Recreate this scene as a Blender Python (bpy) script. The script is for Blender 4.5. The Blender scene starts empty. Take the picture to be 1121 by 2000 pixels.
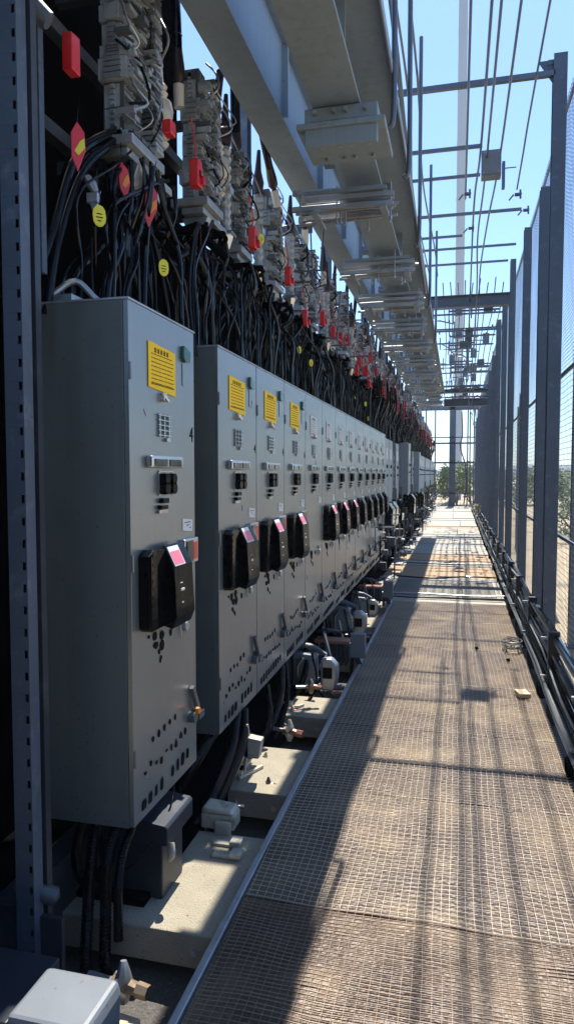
import bpy, bmesh, math, random
from mathutils import Vector, Matrix, noise
random.seed(7)
R=math.radians
C=bpy.context.scene.collection
ORD=("first second third fourth fifth sixth seventh eighth ninth tenth eleventh twelfth thirteenth fourteenth fifteenth sixteenth "
"seventeenth eighteenth nineteenth twentieth twenty-first twenty-second twenty-third twenty-fourth twenty-fifth twenty-sixth "
"twenty-seventh twenty-eighth twenty-ninth thirtieth thirty-first thirty-second thirty-third thirty-fourth thirty-fifth thirty-sixth "
"thirty-seventh thirty-eighth thirty-ninth fortieth forty-first forty-second forty-third forty-fourth forty-fifth").split()

# ------------------------------------------------------------------ materials
def nd(nt,t,**k):
    n=nt.nodes.new(t)
    for a,v in k.items(): setattr(n,a,v)
    return n
def mat(name,col,rough=.5,metal=0,var=.15,scale=6,bump=0,bscale=40,spec=.5,dirt=None,dscale=3,dlo=.5,dhi=.7,stretch=None,coat=0,streak=None,specks=None):
    m=bpy.data.materials.new(name); m.use_nodes=True; nt=m.node_tree; L=nt.links
    b=nt.nodes['Principled BSDF']
    b.inputs['Roughness'].default_value=rough; b.inputs['Metallic'].default_value=metal
    b.inputs['Specular IOR Level'].default_value=spec
    if name=='cabinet_paint': b.inputs['Coat IOR'].default_value=1.85
    if coat: b.inputs['Coat Weight'].default_value=coat; b.inputs['Coat Roughness'].default_value=.27 if name=='cabinet_paint' else .12
    tc=nd(nt,'ShaderNodeTexCoord'); oi=nd(nt,'ShaderNodeObjectInfo'); va=nd(nt,'ShaderNodeVectorMath',operation='MULTIPLY_ADD')
    va.inputs[0].default_value=(37,23,51); L.new(oi.outputs['Random'],va.inputs[1]); L.new(tc.outputs['Object'],va.inputs[2]); vec=va.outputs[0]
    if stretch:
        mp=nd(nt,'ShaderNodeMapping'); mp.inputs['Scale'].default_value=stretch
        L.new(vec,mp.inputs['Vector']); vec=mp.outputs['Vector']
    nz=nd(nt,'ShaderNodeTexNoise'); nz.inputs['Scale'].default_value=scale; nz.inputs['Detail'].default_value=5
    L.new(vec,nz.inputs['Vector'])
    mx=nd(nt,'ShaderNodeMix',data_type='RGBA')
    mx.inputs['A'].default_value=tuple(c*(1-var) for c in col)+(1,); mx.inputs['B'].default_value=tuple(min(1,c*(1+var)) for c in col)+(1,)
    L.new(nz.outputs['Fac'],mx.inputs['Factor']); out=mx.outputs['Result']
    if dirt:
        n2=nd(nt,'ShaderNodeTexNoise'); n2.inputs['Scale'].default_value=dscale; n2.inputs['Detail'].default_value=8; n2.inputs['Roughness'].default_value=.65
        L.new(vec,n2.inputs['Vector'])
        rp=nd(nt,'ShaderNodeMapRange'); rp.inputs['From Min'].default_value=dlo; rp.inputs['From Max'].default_value=dhi
        L.new(n2.outputs['Fac'],rp.inputs['Value'])
        m2=nd(nt,'ShaderNodeMix',data_type='RGBA'); m2.inputs['B'].default_value=tuple(dirt)+(1,)
        L.new(out,m2.inputs['A']); L.new(rp.outputs['Result'],m2.inputs['Factor']); out=m2.outputs['Result']
    if streak:
        mp2=nd(nt,'ShaderNodeMapping'); mp2.inputs['Scale'].default_value=(26,26,1.1); L.new(vec,mp2.inputs['Vector'])
        n3=nd(nt,'ShaderNodeTexNoise'); n3.inputs['Scale'].default_value=1; n3.inputs['Detail'].default_value=6; L.new(mp2.outputs['Vector'],n3.inputs['Vector'])
        r3=nd(nt,'ShaderNodeMapRange'); r3.inputs['From Min'].default_value=.52; r3.inputs['From Max'].default_value=.85; r3.inputs['To Max'].default_value=.75; L.new(n3.outputs['Fac'],r3.inputs['Value'])
        m3=nd(nt,'ShaderNodeMix',data_type='RGBA'); m3.inputs['B'].default_value=tuple(streak)+(1,); L.new(out,m3.inputs['A']); L.new(r3.outputs['Result'],m3.inputs['Factor']); out=m3.outputs['Result']
    if specks:
        n4=nd(nt,'ShaderNodeTexNoise'); n4.inputs['Scale'].default_value=70; n4.inputs['Detail'].default_value=2; L.new(vec,n4.inputs['Vector'])
        r4=nd(nt,'ShaderNodeMapRange'); r4.inputs['From Min'].default_value=.70; r4.inputs['From Max'].default_value=.74; L.new(n4.outputs['Fac'],r4.inputs['Value'])
        m4=nd(nt,'ShaderNodeMix',data_type='RGBA'); m4.inputs['B'].default_value=tuple(specks)+(1,); L.new(out,m4.inputs['A']); L.new(r4.outputs['Result'],m4.inputs['Factor']); out=m4.outputs['Result']
    L.new(out,b.inputs['Base Color'])
    rr=nd(nt,'ShaderNodeMapRange'); rr.inputs['To Min'].default_value=max(.02,rough-.08); rr.inputs['To Max'].default_value=min(1,rough+.08)
    L.new(nz.outputs['Fac'],rr.inputs['Value']); L.new(rr.outputs['Result'],b.inputs['Roughness'])
    if bump:
        nb=nd(nt,'ShaderNodeTexNoise'); nb.inputs['Scale'].default_value=bscale; nb.inputs['Detail'].default_value=4; L.new(vec,nb.inputs['Vector'])
        bp=nd(nt,'ShaderNodeBump'); bp.inputs['Strength'].default_value=bump; bp.inputs['Distance'].default_value=.01
        L.new(nb.outputs['Fac'],bp.inputs['Height']); L.new(bp.outputs['Normal'],b.inputs['Normal'])
    return m
M={}
M['cab']=mat('cabinet_paint',(.104,.127,.125),.42,0,.05,3,.03,14,spec=.9,coat=1.0,streak=(.135,.145,.14),specks=(.05,.055,.055),dirt=(.078,.092,.098),dscale=2.2,dlo=.45,dhi=.8)
M['cabbody']=mat('cabinet_body_paint',(.104,.127,.125),.5,0,.05,3,.03,14,spec=.5,streak=(.135,.145,.14),specks=(.05,.055,.055),dirt=(.078,.092,.098),dscale=2.2,dlo=.45,dhi=.8)
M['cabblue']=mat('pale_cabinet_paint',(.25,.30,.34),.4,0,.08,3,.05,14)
M['seam']=mat('seam_black',(.01,.01,.01),.6)
M['blk']=mat('black_plastic',(.004,.004,.005),.10,0,.2,20,.04,30,spec=.16)
M['cable']=mat('black_cable',(.003,.003,.004),.10,0,.2,8,.02,60,spec=.24)
M['cableg']=mat('grey_cable',(.09,.10,.11),.4,0,.2,8)
M['wall']=mat('black_panel',(.003,.003,.004),.9,0,.3,2,spec=.0)
M['dark']=mat('dark_steel',(.035,.042,.055),.42,.3,.25,5,.08,25,dirt=(.09,.09,.10),dscale=5,dlo=.55,dhi=.75)
M['post']=mat('post_veil_blue',(.075,.10,.14),.45,.15,.2,4,.15,30,dirt=(.16,.19,.23),dscale=14,dlo=.55,dhi=.8)  # bluish veil over the steel is mixed into the base colour
M['galv']=mat('galvanised',(.40,.42,.44),.4,.65,.18,18,.05,50,dirt=(.28,.29,.30),dscale=6)
M['beam']=mat('beam_paint',(.215,.275,.33),.5,0,.09,4,.08,25,specks=(.20,.13,.08),streak=(.17,.19,.20),dirt=(.17,.20,.23),dscale=3,dlo=.5,dhi=.85)
M['conduit']=mat('conduit',(.13,.145,.17),.35,.6,.2,9)
M['unit']=mat('breaker_plastic',(.33,.37,.41),.34,0,.18,30,.1,60,dirt=(.16,.17,.18),dscale=20,dlo=.5,dhi=.7)
M['unitd']=mat('breaker_plastic_dark',(.08,.09,.095),.4,0,.25,30,.1,60)
M['cer']=mat('porcelain',(.42,.41,.38),.18,0,.15,20,coat=.5)
M['boot']=mat('maroon_boot',(.035,.022,.028),.35,0,.2,20)
M['red']=mat('red_plastic',(.62,.018,.022),.3,0,.1,20,coat=.3)
M['yel']=mat('yellow_card',(.95,.60,.01),.75,0,.05,20)
M['tagy']=mat('yellow_tag',(.75,.68,.03),.4,0,.08,30)
M['orange']=mat('orange_tag',(.80,.26,.03),.4,0,.08,30)
M['ink']=mat('ink',(.006,.006,.006),.8,spec=.1)
M['white']=mat('white_card',(.68,.68,.66),.5,0,.05,20)
M['pink']=mat('pink_card',(.80,.16,.24),.4,0,.1,30)
M['green']=mat('green_plastic',(.008,.10,.06),.2,0,.2,20,coat=.5)
M['chrome']=mat('chrome',(.62,.62,.62),.2,.9,.1,20)
M['brass']=mat('brass',(.36,.27,.18),.35,.6,.2,20,.1,60)
M['copper']=mat('copper_red',(.34,.16,.11),.4,.5,.2,20,.1,60)
M['beige']=mat('beige_fitting',(.50,.46,.36),.45,0,.2,20,.2,50,dirt=(.2,.18,.14),dscale=12)
M['conc']=mat('plinth_concrete',(.32,.285,.21),.85,0,.25,12,.8,140,specks=(.08,.07,.05),dirt=(.22,.19,.14),dscale=45,dlo=.62,dhi=.74)
M['gravel']=mat('gravel',(.085,.08,.075),.9,0,.5,60,1,90,dirt=(.25,.23,.2),dscale=80,dlo=.6,dhi=.68)
M['sand']=mat('dry_ground',(.42,.34,.23),.95,0,.2,.6,.6,30,dirt=(.22,.20,.13),dscale=.9,dlo=.5,dhi=.68)
M['deck']=mat('deck_board',(.065,.038,.026),.38,0,.45,9,.6,70,dirt=(.22,.16,.095),dscale=2.6,dlo=.45,dhi=.72)
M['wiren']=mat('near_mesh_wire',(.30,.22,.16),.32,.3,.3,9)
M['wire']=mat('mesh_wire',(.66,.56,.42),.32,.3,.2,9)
M['fwire']=mat('fence_wire',(.11,.14,.19),.35,.4,.3,3)
M['slab']=mat('pale_slab',(.37,.35,.305),.8,0,.2,3,.3,60,specks=(.2,.17,.13),dirt=(.30,.27,.21),dscale=4,dlo=.5,dhi=.75)
M['wood']=mat('wood_board',(.36,.25,.145),.75,0,.25,8,.3,60,stretch=(.6,6,1),dirt=(.28,.18,.10),dscale=4,dlo=.5,dhi=.75)
M['woodp']=mat('pale_wood',(.56,.44,.30),.7,0,.2,20,.3,60,stretch=(1,8,8))
M['greyslab']=mat('grey_slab',(.30,.31,.31),.75,0,.15,4,.3,60)
M['boxw']=mat('box_paint',(.15,.17,.195),.45,0,.15,6,.05,40,specks=(.1,.1,.1),dirt=(.16,.17,.18),dscale=7)
M['leaf']=mat('leaf',(.13,.18,.07),.55,0,.5,1.2)
M['leafd']=mat('dry_leaf',(.42,.36,.22),.6,0,.3,3)
M['bark']=mat('bark',(.12,.09,.06),.9,0,.3,10)
M['mast']=mat('mast_hazed',(.42,.47,.52),.6,0,.06,.5)  # paleness of distance haze is put into this colour
M['hill']=mat('hill',(.16,.20,.22),.95,0,.25,.02)
M['glass']=mat('lens_dark',(.02,.025,.03),.08,0,.2,20,coat=.8)

# ------------------------------------------------------------------ mesh builder
class MB:
    def __init__(s): s.v=[];s.f=[];s.m=[];s.mi=0;s.T=None
    def add(s,vs,fs):
        o=len(s.v)
        for v in vs:
            v=Vector(v)
            if s.T is not None: v=s.T@v
            s.v.append(v)
        for f in fs: s.f.append([i+o for i in f]); s.m.append(s.mi)
        return s
    def box(s,x0,x1,y0,y1,z0,z1):
        return s.add([(x0,y0,z0),(x1,y0,z0),(x1,y1,z0),(x0,y1,z0),(x0,y0,z1),(x1,y0,z1),(x1,y1,z1),(x0,y1,z1)],
          [(3,2,1,0),(4,5,6,7),(0,1,5,4),(1,2,6,5),(2,3,7,6),(3,0,4,7)])
    def bar(s,a,b,w,h,up=(0,0,1)):
        a=Vector(a);b=Vector(b);d=(b-a).normalized();u=Vector(up)
        if abs(d.dot(u))>.95:u=Vector((1,0,0))
        r=d.cross(u).normalized();u=r.cross(d).normalized()
        r=r*(w/2);u=u*(h/2)
        return s.add([a-r-u,a+r-u,a+r+u,a-r+u,b-r-u,b+r-u,b+r+u,b-r+u],[(0,1,2,3),(7,6,5,4),(0,4,5,1),(1,5,6,2),(2,6,7,3),(3,7,4,0)])
    def tube(s,pts,r,n=6,cap=True):
        pts=[Vector(p) for p in pts]; rs=r if isinstance(r,(list,tuple)) else [r]*len(pts)
        vs=[];fs=[];u=None
        for i,p in enumerate(pts):
            d=(pts[min(i+1,len(pts)-1)]-pts[max(i-1,0)])
            if d.length<1e-9:d=Vector((0,0,1))
            d.normalize()
            if u is None: u=d.orthogonal().normalized()
            else:
                u=(u-d*u.dot(d))
                u=u.normalized() if u.length>1e-6 else d.orthogonal().normalized()
            w=d.cross(u)
            for k in range(n):
                a=2*math.pi*k/n; vs.append(p+(u*math.cos(a)+w*math.sin(a))*rs[i])
        for i in range(len(pts)-1):
            for k in range(n):
                a=i*n+k;b=i*n+(k+1)%n; fs.append((a,b,b+n,a+n))
        if cap:
            fs.append(tuple(range(n-1,-1,-1))); o=(len(pts)-1)*n; fs.append(tuple(range(o,o+n)))
        return s.add(vs,fs)
    def prism(s,poly,axis,a,b):          # poly of 2D points; axis 'x': (y,z)  'y': (x,z)  'z': (x,y)
        f={'x':lambda p,t:(t,p[0],p[1]),'y':lambda p,t:(p[0],t,p[1]),'z':lambda p,t:(p[0],p[1],t)}[axis]
        n=len(poly); vs=[f(p,a) for p in poly]+[f(p,b) for p in poly]
        return s.add(vs,[tuple(range(n-1,-1,-1)),tuple(range(n,2*n))]+[(i,(i+1)%n,n+(i+1)%n,n+i) for i in range(n)])
    def mesh(s,name,mats,smooth=False):
        me=bpy.data.meshes.new(name); me.from_pydata([tuple(v) for v in s.v],[],s.f)
        for m in (mats if isinstance(mats,(list,tuple)) else [mats]): me.materials.append(m)
        me.polygons.foreach_set('material_index',s.m)
        bm=bmesh.new(); bm.from_mesh(me); bmesh.ops.recalc_face_normals(bm,faces=bm.faces); bm.to_mesh(me); bm.free()
        if smooth:
            me.polygons.foreach_set('use_smooth',[True]*len(me.polygons))
            try: me.set_sharp_from_angle(angle=R(40))
            except Exception: pass
        me.update(); return me
    def build(s,name,mats,parent=None,smooth=False,bevel=0,loc=None):
        return link(name,s.mesh(name,mats,smooth),parent,bevel,loc)
def link(name,me,parent=None,bevel=0,loc=None):
    o=bpy.data.objects.new(name,me); C.objects.link(o)
    if parent: o.parent=parent
    if loc: o.location=loc
    if bevel:
        b=o.modifiers.new('Bevel','BEVEL'); b.width=bevel; b.segments=2; b.limit_method='ANGLE'; b.angle_limit=R(40)
    return o
def tag(o,label,cat,group=None,kind=None):
    if label:o['label']=label
    if cat:o['category']=cat
    if group:o['group']=group
    if kind:o['kind']=kind
    return o
def empty(name,loc,label,cat,group=None,rz=0):
    o=bpy.data.objects.new(name,None); C.objects.link(o); o.location=loc; o.rotation_euler=(0,0,rz); o.empty_display_size=.1
    return tag(o,label,cat,group)
def dup(o,loc,label=None,rz=None):
    def cp(x,p):
        c=x.copy(); C.objects.link(c); c.parent=p
        for ch in x.children: cp(ch,c)
        return c
    c=cp(o,None); c.location=loc
    if rz is not None:c.rotation_euler=(0,0,rz)
    if label:c['label']=label
    return c
def struct(o): o['kind']='structure'; return o
def spline(pts,n=6):
    P=[Vector(p) for p in pts]; P=[P[0]*2-P[1]]+P+[P[-1]*2-P[-2]]; out=[]
    for i in range(1,len(P)-2):
        for k in range(n):
            t=k/n;a,b,c,d=P[i-1],P[i],P[i+1],P[i+2]
            out.append(.5*((2*b)+(c-a)*t+(2*a-5*b+4*c-d)*t*t+(3*b-a-3*c+d)*t**3))
    out.append(P[-2]); return out

# ------------------------------------------------------------------ setting
m=MB(); 
m.add([(-400,-60,-.32),(400,-60,-.32),(400,400,-.32),(-400,400,-.32)],[(0,1,2,3)])
struct(m.build('ground',M['sand']))
m=MB()
ny=120;nx=14
vs=[];fs=[]
for j in range(ny+1):
    for i in range(nx+1):
        x=-2.2+i*(3.1/nx);y=.2+j*34.6/ny
        vs.append((x,y,-.22+.02*noise.noise(Vector((x*3,y*3,0)))))
for j in range(ny):
    for i in range(nx):
        a=j*(nx+1)+i; fs.append((a,a+1,a+nx+2,a+nx+1))
m.add(vs,fs); struct(m.build('gravel_bed',M['gravel'],smooth=True))
m=MB(); 
for k in range(7): m.box(-4+k*1.2,-4+k*1.2+1.19,-2.5,-2.44,-.3,2.7)
m.box(-4,4.4,-2.43,-2.40,1.5,1.6)
tag(m.build('unseen_shade_wall',M['wall']),'dark panelled wall added unseen behind the camera to shade the cabinet sides','wall')  # unseen wall, added to keep light from behind off the cabinet sides
# hills
m=MB(); vs=[];fs=[];N=90
for i in range(N+1):
    x=-390+i*780/N; h=5+5*noise.noise(Vector((x*.012,3,0)))+3*noise.noise(Vector((x*.04,9,0)))
    vs+=[(x,340,-.4),(x,355,h*.7),(x,375,h),(x,398,-.4)]
for i in range(N):
    for k in range(3): a=i*4+k; fs.append((a,a+4,a+5,a+1))
m.add(vs,fs); struct(m.build('hills',M['hill'],smooth=True))

# ------------------------------------------------------------------ walkway
WX0,WX1=-.765,.585
m=MB()
ys=[1.0,1.62,2.42,3.38,4.3,5.3,6.4,7.6,8.72]
for a,b in zip(ys[:-1],ys[1:]):
    m.box(WX0,WX1,a+.004,b-.004,-.045,0)
struct(m.build('walkway_boards',M['deck'],bevel=.004))
m=MB(); m.box(WX0-.03,WX0-.002,1.0,8.75,-.13,.012); m.box(WX0-.03,WX0-.002,8.75,8.76,-.12,.01)
tag(m.build('edge_rail',M['galv'],bevel=.004),'long grey steel edging along the left side of the mesh walkway','edge rail')
# wire mesh laid on boards
def warp(x,y):
    a=noise.noise(Vector((x*2.2,y*1.3,1)));b=noise.noise(Vector((x*1.7,y*2.1,7)));c=noise.noise(Vector((x*5,y*6,3)))
    c2=noise.noise(Vector((x*1.1+4,y*3.5,5)))
    ax=.022*a+.004*c; ay=.030*b+.006*c+.012*c2; z=.008+.006*noise.noise(Vector((x*3,y*5,9)))+.004*c
    return (min(max(x+ax,WX0+.002),WX1+.02),y+ay,max(z,.0035))
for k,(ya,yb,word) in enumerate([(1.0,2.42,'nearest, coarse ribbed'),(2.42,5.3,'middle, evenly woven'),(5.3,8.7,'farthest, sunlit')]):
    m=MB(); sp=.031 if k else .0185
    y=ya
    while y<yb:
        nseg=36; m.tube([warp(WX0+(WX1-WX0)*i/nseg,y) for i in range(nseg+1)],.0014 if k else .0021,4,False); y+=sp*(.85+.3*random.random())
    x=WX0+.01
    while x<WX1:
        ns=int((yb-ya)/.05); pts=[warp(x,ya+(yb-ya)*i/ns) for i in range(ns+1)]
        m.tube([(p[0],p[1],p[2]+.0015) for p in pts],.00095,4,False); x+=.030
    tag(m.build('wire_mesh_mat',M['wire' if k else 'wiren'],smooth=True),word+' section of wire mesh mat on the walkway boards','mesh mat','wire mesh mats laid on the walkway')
# far deck panels
random.seed(11)
specs=[(8.72,9.0,'slab'),(9.05,10.5,'slab'),(10.52,10.75,'greyslab'),(10.77,12.2,'wood'),(12.22,12.9,'slab'),(12.95,13.9,'wood'),(13.95,15.4,'slab'),(15.45,16.1,'greyslab'),(16.15,17.8,'slab'),(17.85,18.5,'greyslab'),(18.55,20.6,'slab'),(20.7,21.5,'wood'),(21.6,24.2,'slab'),(24.3,25.2,'greyslab'),(25.3,29,'slab'),(29.1,30.2,'greyslab'),(30.3,34.8,'slab')]
names={'slab':'pale concrete','greyslab':'grey concrete','wood':'brown timber'}
for i,(a,b,k) in enumerate(specs):
    m=MB(); j=random.uniform(0,.06); z=[0,.006,.012,-.006][i%4]
    m.box(WX0-(0 if i<1 else .35)-j,WX1+.03-j*.5,a,b-.02,-.06,z)
    if k=='slab' and b-a>1:
        m=MB(); s=random.uniform(-.2,.1)
        m.box(WX0-.35-j,s-.006,a,b-.02,-.06,z); m.box(s+.006,WX1+.03-j*.5,a+.03,b-.05,-.06,z+.004)
    tag(m.build('deck_panel',M[k],bevel=.005),f'{names[k]} walkway panel beyond the wire mesh, {ORD[i]} after the mesh ends','deck panel','walkway panels beyond the mesh')
# finer mesh over the far deck between 9 and 13
m=MB(); y=9.06
while y<10.4: m.tube([(x/10,y+.006*noise.noise(Vector((x*.4,y*3,0))),.016) for x in range(-10,6)],.0028,4,False); y+=.06
x=-1.0
while x<.58: m.tube([(x+.006*noise.noise(Vector((x*5,t,0))),t,.018) for t in (9.06,9.5,10,10.4)],.0028,4,False); x+=.06
tag(m.build('wire_mesh_sheet',M['dark'],smooth=True),'dark square wire sheet lying on the first big pale slab','mesh sheet')
# little walkway items
m=MB(); m.box(-.04,.04,-.06,.06,0,.03)
o=m.build('wood_block',M['woodp'],bevel=.003,loc=(.47,5.12,.014)); o.rotation_euler=(0,0,.25); tag(o,'small sawn wood block lying at the right edge of the mesh','wood block')
for (x,y,l) in [(.18,6.4,'darker speck of rubber debris in the middle of the sunny mesh'),(.43,6.05,'small dark debris scrap near the right side of the mesh')]:
    m=MB(); m.tube(spline([(0,-.02,0),(.012,0,.012),(0,.02,.008),(-.01,.035,0)],3),[.006,.011,.012,.01,.012,.01,.008,.009,.007,.004],6)
    tag(m.build('debris_scrap',M['cable'],loc=(x,y,.014),smooth=True),l,'debris')
# thin hoses crossing the walkway
def pipe_thing(name,pts,r,mt,label,cat,group=None,n=8,k=6):
    m=MB(); P=spline(pts,k); m.tube(P,r,n)
    return tag(m.build(name,mt,smooth=True),label,cat,group)
pipe_thing('cross_hose',[(-1.0,8.93,.03),(-.6,8.9,.018),(-.2,8.96,.018),(.2,8.9,.02),(.6,8.95,.03)],.009,M['cable'],'black hose crossing the walkway on the pale strip','hose')
pipe_thing('cross_hose',[(-1.0,9.1,.03),(-.5,9.15,.03),(.1,9.08,.03),(.62,9.12,.04)],.012,M['galv'],'grey pipe crossing the walkway just behind the black hose','pipe')
pipe_thing('cross_hose',[(-.9,10.65,.03),(-.3,10.6,.02),(.1,10.85,.02),(.6,10.8,.03)],.012,M['cable'],'bent black hose across the walkway before the timber panel','hose')
pipe_thing('cross_hose',[(-.9,12.3,.03),(0,12.25,.03),(.62,12.35,.03)],.012,M['cableg'],'grey hose across the walkway behind the timber panel','hose')

# ------------------------------------------------------------------ back wall
m=MB()
m.box(-1.70,-1.66,1.2,3.98,-.3,5.3)
tag(m.build('tall_black_panel',M['wall']),'tall black backing panel behind the nearest breaker stack','panel')
m=MB()
y=4.0
while y<34.5:
    m.box(-1.70,-1.66,y,y+1.98,-.3,3.12); y+=2
tag(m.build('low_black_screen',M['wall']),'long black screen running behind all the hanging cables','screen')

# ------------------------------------------------------------------ cabinets
H=1.865; Z0=.335; D=.335; XF=-1.1
def cab_body(W,parent,mt,H=H):
    m=MB(); m.box(-D,-.02,.0,W,0,H-.004); m.mi=0
    o=m.build('body',M['cabbody'],parent,bevel=.0015)
    m=MB(); m.box(-.0185,0,.003,W-.003,.004,H-.004)
    m.build('door',mt,parent,bevel=.0015)
    m=MB(); m.box(-D-.004,.004,-.002,W+.002,H-.0035,H+.004)
    m.build('lit_edge_lid',M['galv'],parent,bevel=.001)  # bright metal here stands in for the sunlit highlight along the top edge
def sheet(parent,name,y0,y1,z0,z1,mt,lines,seed,th=.003,skew=.01):
    rnd=random.Random(seed)
    m=MB(); m.prism([(y0,z0+skew*.3),(y1,z0-skew),(y1,z1-skew),(y0,z1)],'x',.0015,.0015+th)
    p=m.build(name,mt,parent,bevel=.0008)
    t=MB(); x=.0015+th+.0006
    for k in range(lines):
        zz=z1-(z1-z0)*(.13+.8*k/lines); w=y1-y0; sk=-skew*.5
        if k<2:
            n=6 if k==0 else 9; 
            if k==0:
                for q in range(5):   # bold heading characters built of strokes
                    yy=y0+w*(.2+.11*q)
                    for r_ in range(3): t.box(x-.0005,x,yy,yy+w*.075,zz-.006*r_,zz-.006*r_+.0035)
                    t.box(x-.0005,x,yy+w*.03,yy+w*.045,zz-.014,zz+.004)
                continue
        yy=y0+w*.1
        while yy<y1-w*.12:
            l=rnd.uniform(.008,.03)
            if yy+l>y1-w*.08: break
            t.box(x-.0005,x,yy,yy+l,zz-.0014+sk,zz+.0014+sk); yy+=l+rnd.uniform(.003,.007)
    t.mi=0; t.box(x-.0005,x,y0+w*.08,y1-w*.06,z0+.016,z0+.019)
    t.build('print',M['ink'],p)
def digit(parent,txt,y,z,size):
    cu=bpy.data.curves.new('digit','FONT'); cu.body=txt; cu.size=size; cu.extrude=.0006
    tmp=bpy.data.objects.new('tmp',cu); C.objects.link(tmp)
    bpy.context.view_layer.update()
    me=bpy.data.meshes.new_from_object(tmp.evaluated_get(bpy.context.evaluated_depsgraph_get()))
    bpy.data.objects.remove(tmp)
    me.materials.clear(); me.materials.append(M['ink'])
    o=bpy.data.objects.new('marking',me); C.objects.link(o); o.parent=parent
    o.rotation_euler=(R(90),0,R(90)); o.location=(.001,y,z)
def operator(parent,y0,y1,z0,z1,sticker=True):
    w=y1-y0;h=z1-z0
    m=MB(); m.prism([(y0,z0+.015),(y0+.02,z0),(y1,z0),(y1,z1-.02),(y0+.04,z1),(y0,z1-.02)],'x',.001,.042)
    m.box(.042,.047,y0+.010,y0+.06,z0+.02,z1-.02)                     # ribbed grip at the near side
    for k in range(9): m.box(.047,.049,y0+.02,y0+.05,z0+.03+k*h*.1,z0+.03+k*h*.1+.012)
    o=m.build('handle_housing',M['blk'],parent,bevel=.006)
    # raised lever block: wedge profile in (x,z), slanted top
    m=MB(); ya=y0+w*.40; yb=y1-.03
    prof=[(.030,z0-.004),(.070,z0-.015),(.088,z0+h*.10),(.078,z0+h*.74),(.038,z1+.006),(.030,z1+.006)]
    m.prism(prof,'y',ya,yb)
    l=m.build('lever',M['blk'],parent,bevel=.008)
    m=MB(); m.box(.0825,.0865,ya+.05,ya+.08,z0+h*.42,z0+h*.45); m.box(.0845,.088,ya+.055,ya+.065,z0+h*.26,z0+h*.275)
    m.box(.0808,.0845,ya+.05,ya+.065,z0+h*.52,z0+h*.53)
    m.build('marking',M['white'],l)
    if sticker:
        a=Vector((.078,0,z0+h*.74));b=Vector((.038,0,z1+.006)); d=(b-a); n=Vector((-d.z,0,d.x)).normalized()
        if n.x<0:n=-n
        p0=a+d*.08+n*.0015;p1=a+d*.98+n*.0015;q0=p0+n*.0015;q1=p1+n*.0015
        def quad(mm,u0,u1,t0,t1,off):
            A=a+d*t0+n*off;B=a+d*t1+n*off;A2=A+n*.001;B2=B+n*.001
            mm.add([(A.x,u0,A.z),(A.x,u1,A.z),(B.x,u1,B.z),(B.x,u0,B.z),(A2.x,u0,A2.z),(A2.x,u1,A2.z),(B2.x,u1,B2.z),(B2.x,u0,B2.z)],[(0,1,2,3),(4,5,6,7),(0,1,5,4),(1,2,6,5),(2,3,7,6),(3,0,4,7)])
        m=MB(); quad(m,ya+.012,yb-.07,.04,.90,.001); s=m.build('sticker',M['white'],parent)
        m=MB(); quad(m,ya+.018,yb-.078,.10,.68,.0025); m.build('sticker_print',M['pink'],s)
    y1+=.16; m=MB(); m.box(.001,.022,y1-.13,y1+.02,z1-.10,z1+.005); wn=m.build('window_frame',M['chrome'],parent,bevel=.004)
    m=MB(); m.box(.022,.026,y1-.11,y1-.045,z1-.092,z1-.004); m.mi=1; m.box(.022,.0265,y1-.042,y1+.0,z1-.085,z1-.012); m.build('indicator',[M['glass'],M['red']],wn)
def blob(m,y,z,a,b,x0=.001,x1=.0035,n=8,jit=.2,rnd=random):
    m.prism([(y+a*math.cos(2*math.pi*k/n)*(1+rnd.uniform(-jit,jit)),z+b*math.sin(2*math.pi*k/n)*(1+rnd.uniform(-jit,jit))) for k in range(n)],'x',x0,x1)
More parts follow.
